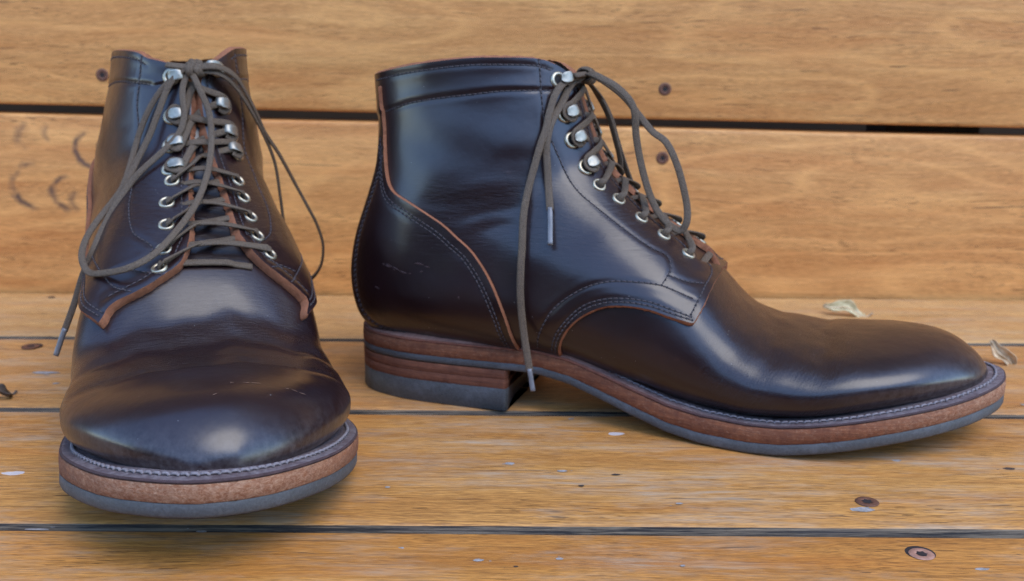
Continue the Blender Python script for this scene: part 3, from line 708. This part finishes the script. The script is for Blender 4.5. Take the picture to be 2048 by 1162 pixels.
def knot(emit,c,ax,up):
    """bow knot: wraps round a horizontal core, built about c; ax across the boot, up away from it"""
    c=np.array(c,float);ax=np.array(ax,float);up=np.array(up,float);f=np.cross(ax,up); A=Acc()
    for sh,tilt,r in ((-.0022,.25,.0036),(.0012,-.15,.0039),(.0004,.9,.0034)):
        a=np.linspace(0,2*np.pi,29)[:-1]; d=ax*math.cos(tilt)+f*math.sin(tilt); e=-ax*math.sin(tilt)+f*math.cos(tilt)
        P=[c+d*sh+up*(math.cos(x)*r*.85)+e*(math.sin(x)*r*1.1)+d*.0009*math.sin(x*2) for x in a]; P.append(P[0])
        U=[(np.array(q)-c-d*sh) for q in P]; V,F=sweep(P,.0019,.0009,U,10); A.add(V,F)
    for s in (-1,1):   # the two sides that run down to the top hooks
        P=spline([c+ax*s*.0125-up*.0015-f*.003,c+ax*s*.008+up*.0004-f*.001,c+ax*s*.0035+up*.0012,c+up*.0005],.001)
        V,F=sweep(P,.0018,.0008,up,10);A.add(V,F)
    emit('knot',A.V,A.F,LACE)
RA=[(.1225,-.006,.1680),(.1170,-.0135,.1662),(.1130,-.0215,.1600),(.1112,-.0265,.1509),(.1104,-.0300,.1427),(.1089,-.0330,.1359),(.107,-.0365,.126),(.1051,-.0405,.1145),(.1043,-.0450,.1029),(.1052,-.0498,.0875),(.1054,-.0520,.0787),(.1058,-.0535,.0652),(.1071,-.0535,.051),(.1096,-.0545,.0374),(.112,-.0559,.0267),(.1138,-.0572,.019)]
RB=[(.1222,-.005,.1672),(.118,-.0115,.1640),(.1150,-.0190,.1545),(.1125,-.0275,.1459),(.1114,-.0310,.1377),(.1115,-.0322,.1318),(.1125,-.0338,.126),(.114,-.0365,.1162),(.117,-.0430,.1033),(.119,-.0490,.0899)]
RC=[(.123,-.003,.1683),(.1281,-.012,.1689),(.1336,-.014,.1668),(.1407,-.014,.1631),(.1473,-.014,.1571),(.1502,-.014,.1512),(.1511,-.0135,.1411),(.1526,-.013,.1324),(.1552,-.013,.1223),(.1591,-.013,.1111),(.1636,-.013,.1027),(.1693,-.0125,.0968),(.1746,-.012,.0940),(.1773,-.0115,.0983),(.177,-.010,.1059),(.1735,-.010,.1196),(.1696,-.010,.1297),(.165,-.010,.1372),(.1587,-.010,.1416),(.1515,-.010,.1495),(.1451,-.010,.157),(.1372,-.0095,.1631),(.1281,-.008,.1679),(.123,-.002,.1678)]
RD=[(.1225,.003,.1670),(.1205,.014,.164),(.1226,.020,.1587),(.1266,.022,.1516),(.1297,.023,.1442),(.1333,.024,.1324),(.1354,.025,.1233),(.1354,.026,.1148),(.1372,.027,.1096),(.141,.0275,.1085),(.1415,.0275,.1106),(.1388,.027,.1176),(.1362,.026,.1251),(.1332,.025,.1344),(.1297,.024,.1457),(.1249,.021,.1559),(.1205,.012,.164)]
LA=[(.1235,.004,.1610),(.1227,.0114,.1524),(.1245,.017,.1385),(.1260,.0213,.127),(.1290,.0277,.1142),(.1330,.032,.1058),(.1356,.0385,.0969),(.1421,.0479,.0855),(.1515,.0525,.079),(.1618,.0540,.0735),(.1731,.0515,.0695),(.1851,.0453,.0715),(.1914,.0365,.0746),(.1894,.0261,.0795),(.1823,.0169,.0868),(.1679,.0054,.0985),(.1535,-.0021,.1115),(.1400,-.0058,.1250),(.1330,-.0057,.1390),(.1290,-.0018,.150),(.1240,.0025,.1600)]
LB=[(.1240,.003,.1605),(.1273,.0061,.1509),(.132,.0058,.1387),(.1346,.0084,.1305),(.1366,.0157,.122),(.1378,.0267,.1112),(.1393,.0338,.1017),(.1447,.0415,.0894),(.1543,.0480,.077),(.1550,.0525,.0654),(.1555,.0560,.0532),(.1557,.0590,.0442),(.1557,.0615,.0372),(.1559,.0644,.028)]
LC=[(.1250,.001,.1615),(.1275,-.0075,.1632),(.1250,-.0140,.1620),(.1200,-.0210,.1578),(.1140,-.0275,.1490),(.1080,-.0335,.1395),(.1020,-.0390,.1300),(.0955,-.0479,.1185),(.0881,-.0588,.1017),(.088,-.0665,.0884),(.088,-.071,.0803),(.088,-.0751,.0688),(.088,-.0749,.0579),(.088,-.0714,.0507),(.088,-.0661,.0472),(.088,-.0623,.0508),(.0895,-.0575,.0626),(.0922,-.0525,.0782),(.0943,-.0490,.0967),(.0964,-.0455,.1136),(.1020,-.0390,.1275),(.112,-.0300,.1412),(.1200,-.0200,.1540),(.1255,-.0110,.1600),(.1250,-.001,.1605)]
LD=[(.1232,.005,.1608),(.1213,.0145,.151),(.1202,.0211,.1397),(.1203,.0253,.1287),(.1215,.0270,.1231),(.1255,.0295,.115),(.1319,.0325,.1072),(.1378,.0362,.0995),(.1440,.0410,.089),(.1520,.0455,.078)]
def right_loops(emit,root):
    knot(emit,(.1230,-.001,.1675),(0,1,0),(.55,0,.83))
    lace_run(emit,root,'lace_end',RA,(0.3,-1,.2),.010); lace_run(emit,root,'lace_end',RB,(.2,-1,.2),.018)
    lace_run(emit,root,'lace_loop',RC,(.35,-1,.5)); lace_run(emit,root,'lace_loop',RD,(.5,1,.3))
def left_loops(emit,root):
    knot(emit,(.1235,.0005,.1610),(0,1,0),(.75,0,.66))
    lace_run(emit,root,'lace_loop',[(a+.0015,b-.03*max(0,b-.02),c+.0012) for a,b,c in LA],(1,.2,.5),0,.00155); lace_run(emit,root,'lace_end',LB,(1,.3,.4),.013,.00155)
    lace_run(emit,root,'lace_loop',LC,(.5,-1,.3)); lace_run(emit,root,'lace_end',LD,(1,.4,.4),0,.00155)
SCUFF=simple('scuffed_leather',(.045,.020,.019),.7,0,700,.4); SCRATCH=simple('scratched_leather',(.20,.11,.07),.8,0,900,.4)
def scratch(emit,A,P,w,side):
    """a shallow dashed mark lying on the leather through surface points P (x,z)"""
    D=dom_spline(to_dom(P),.0004,side); X=point(D[:,0],D[:,1]/60,side); D2=D.copy(); D2[:,1]+=.5; Y=point(D2[:,0],D2[:,1]/60,side); D2=D.copy(); D2[:,0]+=.5; Zq=point(D2[:,0],D2[:,1]/60,side)
    n=np.cross(Zq-X,Y-X); n/=np.linalg.norm(n,axis=1,keepdims=True)+1e-12; n*=np.sign((n*(X-[.15,0,.03])).sum(1,keepdims=True)); return X,n
def dashes(emit,nm,lines,off,mat,keep,w):
    A=Acc()
    for side,P in lines:
        X,n=scratch(emit,A,P,w,side); i=0
        while i<len(X)-3:
            k=int(RNG.integers(4,14)); j=min(len(X),i+k)
            if j-i>=3 and RNG.random()<keep:
                q=X[i:j]+n[i:j]*off+RNG.normal(0,w*.25,(1,3)); V,F=sweep(q,w*RNG.uniform(.5,1.1),.00006,n[i:j],6,True,np.sin(np.linspace(.25,2.9,j-i))); A.add(V,F)
            i=j
    tag(emit(nm,A.V,A.F,mat),kind='stuff')
def left_marks(emit):
    dashes(emit,'toe_scratch',[(1,[(.2924,.0500),(.2911,.0503),(.2903,.0505)]),(-1,[(.2904,.0503),(.2907,.0500),(.2910,.0494),(.2916,.0484)]),(-1,[(.2924,.0466),(.2925,.0458),(.2930,.0450),(.2926,.0440)]),(1,[(.3005,.0478),(.2995,.0482)])],.00020,SCRATCH,.80,.00013)
def right_marks(emit):
    dashes(emit,'heel_scuff',[(-1,[(.0302,.0742),(.0357,.0725),(.0402,.0709),(.0446,.0701),(.0545,.0723)]),(-1,[(.0208,.0617),(.0262,.0607),(.0304,.0592)]),(-1,[(.0446,.0740),(.0503,.0752),(.0567,.0742)]),(-1,[(.0724,.0662),(.0729,.0586)]),(-1,[(.0300,.0735),(.0360,.0716),(.0400,.0702)])],.0037,SCUFF,.7,.00060)
def boot_matrix(ox,oy,th,mir,sc,tilt,oz):
    t=math.radians(th);a=math.radians(tilt); ex=np.array([math.cos(t),math.sin(t),0]);ey=mir*np.array([-math.sin(t),math.cos(t),0]);ez=np.array([0,0,1.])
    ey,ez=ey*math.cos(a)+ez*math.sin(a),ez*math.cos(a)-ey*math.sin(a)
    c=[ex*sc,ey*mir*sc,ez*sc]; return Matrix(((c[0][0],c[1][0],c[2][0],ox),(c[0][1],c[1][1],c[2][1],oy),(c[0][2],c[1][2],c[2][2],oz),(0,0,0,1)))
boot('boot','dark brown leather boot seen from its side with long toe pointing right',boot_matrix(-.0796,.5625,-18.3,1,1,0,.0002),1,1,0,0,right_loops,right_marks)
boot('boot','dark brown leather boot facing forward with its rounded toe in front',boot_matrix(-.2225,.6388,-66.1075,-1,1.03,4.,.0041),-1,1.03,.126,1,left_loops,left_marks)
# ---------------------------------------------------------------- bench
def wood_mat(name,a,b,dark,grain=1.,grey=0.,cath=0.,flecks=0.,seed=0.,rough=.5,spots=0.):
    m=M(name); o=m.obj(); s=seed
    v=m.co((1,1,1),(s*3.1,s*1.7,s*2.3))
    warp=m.noise(m.co((1.6,9,9),(s,s,s)),1.6,3,.5,0,'Color')
    wv=m.n('ShaderNodeVectorMath',operation='MULTIPLY_ADD'); m.l(warp,wv.inputs[0]); wv.inputs[1].default_value=(.0,.035,.035); m.l(v,wv.inputs[2]); v2=wv.outputs[0]
    broad=m.noise(m.co((2.6,34,34),base=v2),1.5,6,.6); fine=m.noise(m.co((110,1400,1400),base=v2),1.2,3,.6); mid=m.noise(m.co((17,620,620),base=v2),1.3,4,.65)
    col=m.mix(m.ramp(broad,[(.3,0),(.7,1)]),a,b)
    col=m.mix(m.math('MULTIPLY',m.ramp(mid,[(.44,0),(.64,1)]),.46*grain),col,dark)
    col=m.mix(m.math('MULTIPLY',m.ramp(fine,[(.50,0),(.66,1)]),.5*grain),col,tuple(c*.8 for c in dark))
    col=m.mix(m.math('MULTIPLY',m.ramp(fine,[(.30,1),(.46,0)]),.40*grain),col,tuple(min(1,c*1.45) for c in b))
    if cath:
        wd=m.noise(m.co((2.6,11,11),(s*2,s,s)),1.1,2,.45); ring=m.n('ShaderNodeMath',operation='PINGPONG'); m.l(m.math('MULTIPLY',wd,9.),ring.inputs[0]); ring.inputs[1].default_value=.5
        col=m.mix(m.math('MULTIPLY',m.ramp(ring.outputs[0],[(.30,0),(.5,1)]),cath),col,tuple(min(1,c*1.35) for c in b))
    pores=m.ramp(m.noise(m.co((90,2400,2400),base=v2),1.,2,.6),[(.66,0),(.74,1)]); col=m.mix(m.math('MULTIPLY',pores,.6*grain),col,tuple(c*.42 for c in dark))
    # separate dark fibres and a few long checks, orange heart streaks
    fib=m.ramp(m.noise(m.co((85,1250,1250),(s,0,s),base=v2),1.,2,.5),[(.60,0),(.65,1)]); fm=m.ramp(m.noise(m.co((5,30,30),(0,s,0)),1.7,3),[(.42,0),(.60,1)])
    col=m.mix(m.math('MULTIPLY',m.math('MULTIPLY',fib,fm),.72*grain),col,tuple(c*.34 for c in dark))
    chk=m.ramp(m.noise(m.co((4.5,520,520),(2*s,s,0),base=v2),1.,1,.4),[(.735,0),(.76,1)]); col=m.mix(m.math('MULTIPLY',chk,.70*grain),col,tuple(c*.22 for c in dark))
    hot=m.ramp(m.noise(m.co((4,46,46),(s,s,2*s),base=v2),1.4,4,.6),[(.52,0),(.68,1)]); col=m.mix(m.math('MULTIPLY',hot,.30*grain),col,(a[0]*1.02,a[1]*.78,a[2]*.55))
    r=m.math('ADD',m.math('MULTIPLY',fine,.25),rough-.12)
    if grey:
        g=m.ramp(m.noise(m.co((5,18,18),(s,2*s,0)),2.2,7,.7),[(.46,0),(.66,1)]); g2=m.ramp(m.noise(m.co((20,200,200)),1.4,4,.7),[(.35,0),(.65,1)])
        gg=m.math('MULTIPLY',m.math('MULTIPLY',g,g2),grey); col=m.mix(gg,col,(.44,.32,.21)); r=m.math('ADD',r,m.math('MULTIPLY',gg,.25))
    if spots:
        sp=m.ramp(m.noise(m.co((30,70,70),(s*5,s,3)),1.6,3,.6),[(.70,0),(.76,1)]); col=m.mix(m.math('MULTIPLY',sp,spots),col,tuple(c*.35 for c in dark))
    if flecks:
        d=m.noise(m.co((1,1,1)),90,3,.6,0,'Color'); fv=m.n('ShaderNodeVectorMath',operation='MULTIPLY_ADD'); m.l(d,fv.inputs[0]); fv.inputs[1].default_value=(.004,.002,.002); m.l(m.co((.55,1,1),(s,0,0)),fv.inputs[2])
        k=m.n('ShaderNodeTexVoronoi'); k.inputs['Scale'].default_value=75; k.inputs['Randomness'].default_value=1; m.l(fv.outputs[0],k.inputs['Vector'])
        cs=m.sep(k.outputs['Color'])
        f=m.math('MULTIPLY',m.math('LESS_THAN',k.outputs['Distance'],m.math('MULTIPLY',cs[1],.24)),m.math('GREATER_THAN',cs[0],1-flecks))
        col=m.mix(m.math('MULTIPLY',f,.72),col,(.58,.56,.56)); r=m.math('ADD',r,m.math('MULTIPLY',f,.2))
    h=m.math('ADD',m.math('MULTIPLY',fine,.7),m.math('MULTIPLY',pores,-.8)); nrm=m.bump(h,.35,.0006); nrm=m.bump(broad,.25,.004,nrm)
    m.out(col,r,nrm); m.b.inputs['Specular IOR Level'].default_value=.45
    return m
SEAT_MATS=[wood_mat('oiled_seat_wood_%s'%n,a,b,d,1.,g,0,fl,sd,.50,sp).m for n,a,b,d,g,fl,sd,sp in (
 ('front',(.43,.152,.026),(.60,.256,.056),(.20,.080,.020),.75,.07,.37,.35),
 ('second',(.43,.168,.035),(.62,.292,.076),(.18,.070,.018),.95,.06,1.21,.55),
 ('third',(.45,.186,.046),(.61,.302,.096),(.20,.080,.022),.85,.05,2.43,.4),
 ('rear',(.50,.255,.080),(.63,.355,.130),(.22,.088,.024),.6,.02,3.77,.5))]
def back_mat(name,seed,swirl):
    m=wood_mat(name,(.53,.208,.052),(.70,.338,.104),(.36,.130,.028),.85,.0,.34,0,seed,.55,.10)
    if swirl:   # dark mineral lines curling round a hidden knot at the left end
        o=m.obj(); x,y,z=m.sep(o); old=m.b.inputs['Base Color'].links[0].from_socket
        wz=m.noise(m.co((1,1,1)),55,3,.6); tot=None; brk=m.ramp(m.noise(m.co((1,1,1),(4,0,1)),48,3),[(.36,0),(.52,1)])
        for cx,cz,r,k in ((-.3036,.1087,.0165,1.),(-.349,.0803,.0190,1.),(-.3244,.0747,.0150,.9),(-.3195,.0690,.0080,.6),(-.352,.1160,.0095,.5),(-.337,.118,.006,.5)):
            dx=m.math('SUBTRACT',x,cx); dz=m.math('MULTIPLY',m.math('SUBTRACT',z,cz-.0569),1.15)
            d=m.math('ABSOLUTE',m.math('ADD',m.math('SUBTRACT',m.math('SQRT',m.math('ADD',m.math('MULTIPLY',dx,dx),m.math('MULTIPLY',dz,dz))),r),m.math('MULTIPLY',m.math('SUBTRACT',wz,.5),.012)))
            t=m.math('MULTIPLY',m.math('MULTIPLY',m.ramp(d,[(.0004,1),(.0019,0)]),m.ramp(m.math('DIVIDE',dx,-r),[(.0,0),(.45,1)])),k); tot=t if tot is None else m.math('MAXIMUM',tot,t)
        m.l(m.mix(m.math('MULTIPLY',m.math('MULTIPLY',tot,brk),.95),old,(.07,.038,.030)),m.b.inputs['Base Color'])
    return m.m
BACK_LOW=back_mat('back_board_wood',.61,True); BACK_UP=back_mat('upper_back_board_wood',2.9,False)
def weathered():
    m=M('weathered_plank_edge'); f=m.noise(m.co((22,900,900)),1.3,4,.68); g=m.noise(m.co((5,40,40)),2,4)
    col=m.mix(m.ramp(f,[(.42,0),(.68,1)]),(.016,.011,.008),(.24,.17,.105)); col=m.mix(m.math('MULTIPLY',m.ramp(g,[(.45,0),(.7,1)]),.5),col,(.05,.036,.03))
    return m.out(col,.85,m.bump(f,.6,.001))
WEATHER=weathered()
bench=bpy.data.objects.new('bench',None); COL.objects.link(bench); bench.location=(0,.55,0)
tag(bench,'oiled wooden bench with plank seat and slatted back board under both boots','bench')
def plank_mesh(name,sections,mat,edge_mat,edge_rows,loc):
    """sections: list over x of closed yz rings (same count); edge_rows = ring segments that get edge_mat"""
    n=len(sections[0][1]);V=[];F=[];MI=[]
    for x,ring in sections: V+= [(x,y,z) for y,z in ring]
    for i in range(len(sections)-1):
        for j in range(n):
            F.append((i*n+j,i*n+(j+1)%n,(i+1)*n+(j+1)%n,(i+1)*n+j)); MI.append(1 if j in edge_rows else 0)
    F+= [tuple(range(n-1,-1,-1)),tuple((len(sections)-1)*n+j for j in range(n))]; MI+=[1,1]
    V=[(a-loc[0],b-loc[1],c-loc[2]) for a,b,c in V]
    o=mesh_obj(name,V,[f[::-1] for f in F],mat,bench); o.data.materials.append(edge_mat); o.data.polygons.foreach_set('material_index',MI)
    o.matrix_parent_inverse=Matrix.Identity(4); o.location=(loc[0],loc[1]-.55,loc[2])
    md=o.data; bm=bmesh.new(); bm.from_mesh(md); bmesh.ops.recalc_face_normals(bm,faces=bm.faces); bm.to_mesh(md); bm.free()
    try: md.set_sharp_from_angle(angle=math.radians(40))
    except Exception: pass
    return o
XS=np.concatenate([[-.75],np.linspace(-.6,.6,61),[.75]])
def seat_plank(y0,y1,mat,seed,th=.021):
    rs=np.random.default_rng(seed); sec=[]
    for i,x in enumerate(XS):
        w=.0003*math.sin(x*23+seed)+.0002*math.sin(x*61+seed*2); e=.0004*math.sin(x*9+seed*1.7)+rs.normal(0,.00012)
        a,b=y0+e,y1+.0003*math.sin(x*11+seed)
        r=.0032
        ring=[(a,-th)]+[(a+.0002,-.011),(a+.0004,-.0062),(a+.0012,-.0026),(a+.0028,-.0008),(a+.0052,-.0001)]
        ring+= [(a+.02,w),(y0*.5+y1*.5,w*.5),(b-.01,w),(b-.003,-.0001),(b-.0011,-.0006),(b-.0002,-.0022),(b,-.008),(b,-th)]
        sec.append((x,ring))
    return plank_mesh('seat_plank',sec,mat,WEATHER,{0,1,2,3,10,11,12,13},(0,(y0+y1)/2,0))
Y=[.2345,.3618,.4930,.6260,.7502]; G_=.0034; planks=[]
for i in range(4): planks.append(seat_plank(Y[i]+G_,Y[i+1],SEAT_MATS[i],i+3))
# one more plank at the open front, below the frame of the photograph
YB=.7525; TH=.024
def back_board(z00,z01,z10,z11,mat,seed):
    """board with slightly sloping lower edge (z00 at x=-.6 -> z01 at x=.6) and upper edge (z10 -> z11)"""
    rs=np.random.default_rng(seed);sec=[]
    for x in XS:
        t=(x+.6)/1.2; a=z00+(z01-z00)*t; b=z10+(z11-z10)*t+.0003*math.sin(x*13+seed)
        y=YB+.0002*math.sin(x*31+seed)
        ring=[(y+TH,a),(y+.003,a),(y+.0012,a+.0003),(y+.0003,a+.0012),(y,a+.003),(y,(a+b)/2),(y,b-.003),(y+.0004,b-.0012),(y+.0013,b-.0003),(y+.003,b),(y+TH,b)]
        sec.append((x,ring))
    return plank_mesh('back_board',sec,mat,mat,set(),(0,YB+TH/2,(z00+z11)/2))
lo_top=(0.1362, 0.1178); up_bot=(0.1433, 0.1235)
b1=back_board(-.004,-.004,*lo_top,BACK_LOW,1)
up_top=(up_bot[0]+.129,up_bot[1]+.129); b2=back_board(*up_bot,*up_top,BACK_UP,2)
b3=back_board(up_top[0]+.0065,up_top[1]+.0065,up_top[0]+.135,up_top[1]+.135,BACK_UP,5)
def box(A,x0,x1,y0,y1,z0,z1):
    A.add([(x0,y0,z0),(x1,y0,z0),(x1,y1,z0),(x0,y1,z0),(x0,y0,z1),(x1,y0,z1),(x1,y1,z1),(x0,y1,z1)],[(0,3,2,1),(4,5,6,7),(0,1,5,4),(1,2,6,5),(2,3,7,6),(3,0,4,7)])
FRAME=simple('dark_frame_timber',(.03,.024,.02),.8,0,60,.4)
for x in (-.27,.315):
    A=Acc(); box(A,x-.035,x+.035,YB+TH+.0005,YB+TH+.045,-.40,.42); o=A.obj('back_post',FRAME,bench,False); o.location=(0,-.55,0)
for x in (-.30,.34):
    A=Acc(); box(A,x-.03,x+.03,.25,.745,-.07,-.0215); o=A.obj('seat_bearer',FRAME,bench,False); o.location=(0,-.55,0)
    A=Acc(); box(A,x-.028,x+.028,.26,.32,-.449,-.0705); o=A.obj('bench_leg',FRAME,bench,False); o.location=(0,-.55,0)
# screws: flush star-drive heads, recess and pit shade painted as flat dark patches
RUST=simple('rusty_screw',(.15,.060,.032),.6,.25,500,.5); COPPER=simple('coppery_screw',(.42,.21,.14),.6,.3,500,.4); SHADEM=simple('screw_shade',(.02,.012,.010),.8)
def screw(parent,c,n,u,r,mat,shaded=0.):
    c=np.array(c);n=np.array(n,float);u=np.array(u,float);t=np.cross(n,u); pl=np.array(parent.matrix_world.translation) if False else np.array(parent.location)+np.array([0,.55,0])
    c=c-pl; A=Acc()
    V,F=ring_mesh(c,n,u,t,[(r*1.0,.00025),(r*.94,.0005),(r*.5,.00055),(r*.46,.0004),(r*.40,.00036)],24);A.add(V,F)
    o=mesh_obj('screw',A.V,A.F,mat,parent)
    a=np.linspace(0,2*np.pi,24,endpoint=False); ring=[c+n*.00045+(r*(.40+.11*math.cos(6*x)))*(math.cos(x)*u+math.sin(x)*t) for x in a]
    mesh_obj('drive_shade',ring,[tuple(range(24))],SHADEM,o)
    if shaded: V,F=ring_mesh(c+np.array([0,r*.28,0]),n,u,t,[(r*1.18,.0001),(r*1.1,.00016),(r*.2,.00014)],24); mesh_obj('pit_shade',V,F,SHADEM,o)
    return o
Zv=(0,0,1);Xv=(1,0,0);Fv=(0,-1,0)
screw(planks[1],(.1465,.3904,.0001),Zv,(.8,.6,0),.0048,RUST)
screw(planks[0],(.1515,.3455,.0001),Zv,(1,0,0),.0046,COPPER,1.)
screw(planks[2],(-.2959,.6060,.0001),Zv,(1,0,0),.0052,RUST,1.)
for b,x,z,m in ((b2,-.2955,.1606,RUST),(b2,.1092,.1534,RUST),(b1,-.2999,.1094,RUST),(b1,.1094,.1039,RUST)): screw(b,(x,YB-.0002,z),Fv,Xv,.0046,m)
# paint specks and small dark spots on the planks: thin irregular patches
FLECK=simple('paint_fleck',(.30,.26,.23),.85,0,500,.3,.3); SPOT=simple('dark_spot',(.045,.028,.02),.8,0,500,.3,.4)
def patch(A,x,y,rx,ry,rs,z=.00016):
    n=11; a=np.linspace(0,2*np.pi,n,endpoint=False)+rs.uniform(0,1); k=rs.uniform(.78,1.1,n)
    A.add([(x+rx*k[i]*math.cos(a[i]),y+ry*k[i]*math.sin(a[i]),z) for i in range(n)]+[(x,y,z+.00006)],[(i,(i+1)%n,n) for i in range(n)])
def patches(nm,plank,items,mat,seed):
    rs=np.random.default_rng(seed); A=Acc(); px_,py_=plank.location[0],plank.location[1]+.55
    for x,y,rx,ry in items:
        patch(A,x-px_,y-py_,rx,ry,rs)
        for _ in range(1): patch(A,x-px_+rs.normal(0,rx*1.6),y-py_+rs.normal(0,ry*1.5),rx*.22,ry*.25,rs)
    tag(mesh_obj(nm,A.V,A.F,mat,plank,False),kind='stuff')
patches('paint_fleck',planks[1],[(.1420,.3835,.0052,.0022),(-.0005,.4283,.0022,.0016),(.0226,.4205,.0024,.0011),(.0690,.3880,.0016,.0009),(.175,.4350,.0022,.0014),(.1985,.4580,.0020,.0011),(-.052,.402,.0012,.0008)],FLECK,4)
patches('paint_fleck',planks[0],[(-.0408,.3480,.0020,.0010),(-.0455,.3430,.0028,.0008),(-.0115,.3390,.0020,.0010),(.0180,.3405,.0016,.0009),(-.0490,.3370,.0012,.0008),(-.1810,.3610,.0050,.0008),(-.1180,.3600,.0022,.0008),(.1690,.3350,.0030,.0010),(.062,.336,.0010,.0007)],FLECK,5)
patches('paint_fleck',planks[2],[(-.2640,.5550,.0080,.0026),(-.250,.536,.002,.0012),(.030,.486,.0016,.001),(.27,.512,.002,.001)],FLECK,6)
patches('dark_spot',planks[1],[(.0300,.4050,.0014,.0008),(.190,.412,.0016,.0008),(.222,.4265,.0030,.0014),(.046,.417,.0022,.0008),(-.150,.4755,.0014,.0007)],SPOT,7)
patches('dark_spot',planks[0],[(-.0640,.3522,.0017,.0006),(.0020,.3345,.0010,.0006),(.2080,.3400,.0022,.0012)],SPOT,8)
patches('dark_spot',planks[3],[(.345,.7180,.0040,.0028),(.366,.716,.003,.003),(.349,.683,.0026,.002),(-.34,.735,.003,.002),(.18,.725,.002,.0015)],SPOT,9)
# ---------------------------------------------------------------- dry leaves
def leaf_mat(name,a,b):
    m=M(name); o=m.co(); n=m.noise(o,220,4,.6); col=m.mix(m.ramp(n,[(.35,0),(.65,1)]),a,b); col=m.mix(m.math('MULTIPLY',m.ramp(m.noise(o,90,3),[(.64,0),(.72,1)]),.6),col,(.14,.07,.04))
    return m.out(col,.75,m.bump(n,.5,.001))
LEAF=leaf_mat('dry_leaf_pale',(.50,.40,.20),(.68,.57,.33)); LEAFB=leaf_mat('dry_leaf_brown',(.46,.29,.14),(.68,.50,.30)); DARKL=leaf_mat('dark_debris',(.05,.035,.025),(.10,.07,.05))
def leaf(name,label,loc,rot,L,Wd,curl,bend_,mat,seed,extra=None):
    rs=np.random.default_rng(seed);nu,nv=18,11;V=[];F=[]
    for i in range(nu):
        u=i/(nu-1);wd=Wd*(math.sin(math.pi*min(1,u*.96+.03))**.8)*(1+.12*math.sin(u*17+seed))
        for j in range(nv):
            s=(j/(nv-1)-.5)*2; a=s*curl; r=wd/max(curl,1e-3)
            V.append((L*(u-.5),r*math.sin(a)+.0012*math.sin(u*9+seed),r*(1-math.cos(a))+bend_*math.sin(u*math.pi*1.1+.2)*L+.0006*math.sin(s*7+u*13)))
    F=[(i*nv+j,(i+1)*nv+j,(i+1)*nv+j+1,i*nv+j+1) for i in range(nu-1) for j in range(nv-1)]
    zmin=min(v[2] for v in V); V=[(a,b,c-zmin) for a,b,c in V]
    root=bpy.data.objects.new(name,None); COL.objects.link(root); root.location=loc; root.rotation_euler=rot; tag(root,label,'leaf','dry leaves and scraps on the bench seat')
    o=mesh_obj('blade',V,F,mat,root); md=o.modifiers.new('thickness','SOLIDIFY'); md.thickness=.0004
    P=[(L*(u-.5),.0012*math.sin(u*9+seed),bend_*math.sin(u*math.pi*1.1+.2)*L-zmin+.0004) for u in np.linspace(0,1,12)]+[(L*.62,.002,bend_*math.sin(math.pi*1.3)*L*.6-zmin+.003)]
    v,f=sweep(spline(P,.002),.0007,.0006,(0,0,1),6); mesh_obj('stem',v,f,LEAFB if mat is not DARKL else DARKL,root)
    if extra: extra(root)
    return root
leaf('dry_leaf','pale curled dry leaf lying behind the toe by the back board',(.2350,.702,.001),(.75,.12,-.35),.030,.0062,1.35,.10,LEAF,3)
leaf('dry_leaf','brownish crumpled dry leaf just beyond the tip of the long toe',(.2950,.592,.001),(.9,.75,-.75),.024,.0062,1.7,.18,LEAFB,8)
leaf('dry_leaf','small dark withered scrap of leaf at the left end of the bench seat',(-.2685,.510,.0005),(.5,.3,1.1),.016,.0045,1.3,.15,DARKL,12)
# ---------------------------------------------------------------- surroundings
GRD=M('paving'); n=GRD.noise(GRD.co(),6,5); GRD.out(GRD.mix(GRD.ramp(n,[(.35,0),(.65,1)]),(.05,.05,.04),(.09,.085,.07)),.9)
A=Acc(); A.add([(-80,-80,-.45),(80,-80,-.45),(80,80,-.45),(-80,80,-.45)],[(0,1,2,3)]); tag(A.obj('ground',GRD.m,None,False),kind='structure')
WL=M('house_wall_render'); n=WL.noise(WL.co(),12,5); WL.out(WL.mix(n,(.13,.09,.065),(.18,.13,.09)),.9)
A=Acc(); box(A,-4,4,.90,1.1,-.449,2.7); tag(A.obj('wall',WL.m,None,False),kind='structure')
DARKWALL=simple('dark_added_wall',(.045,.05,.035),.9,0,20,.3)
A=Acc(); box(A,-7,7,-4.4,-4.2,-.449,1.9); tag(A.obj('added_front_wall',DARKWALL,None,False),kind='structure')  # unseen wall, added to darken low reflections and hide the bright horizon
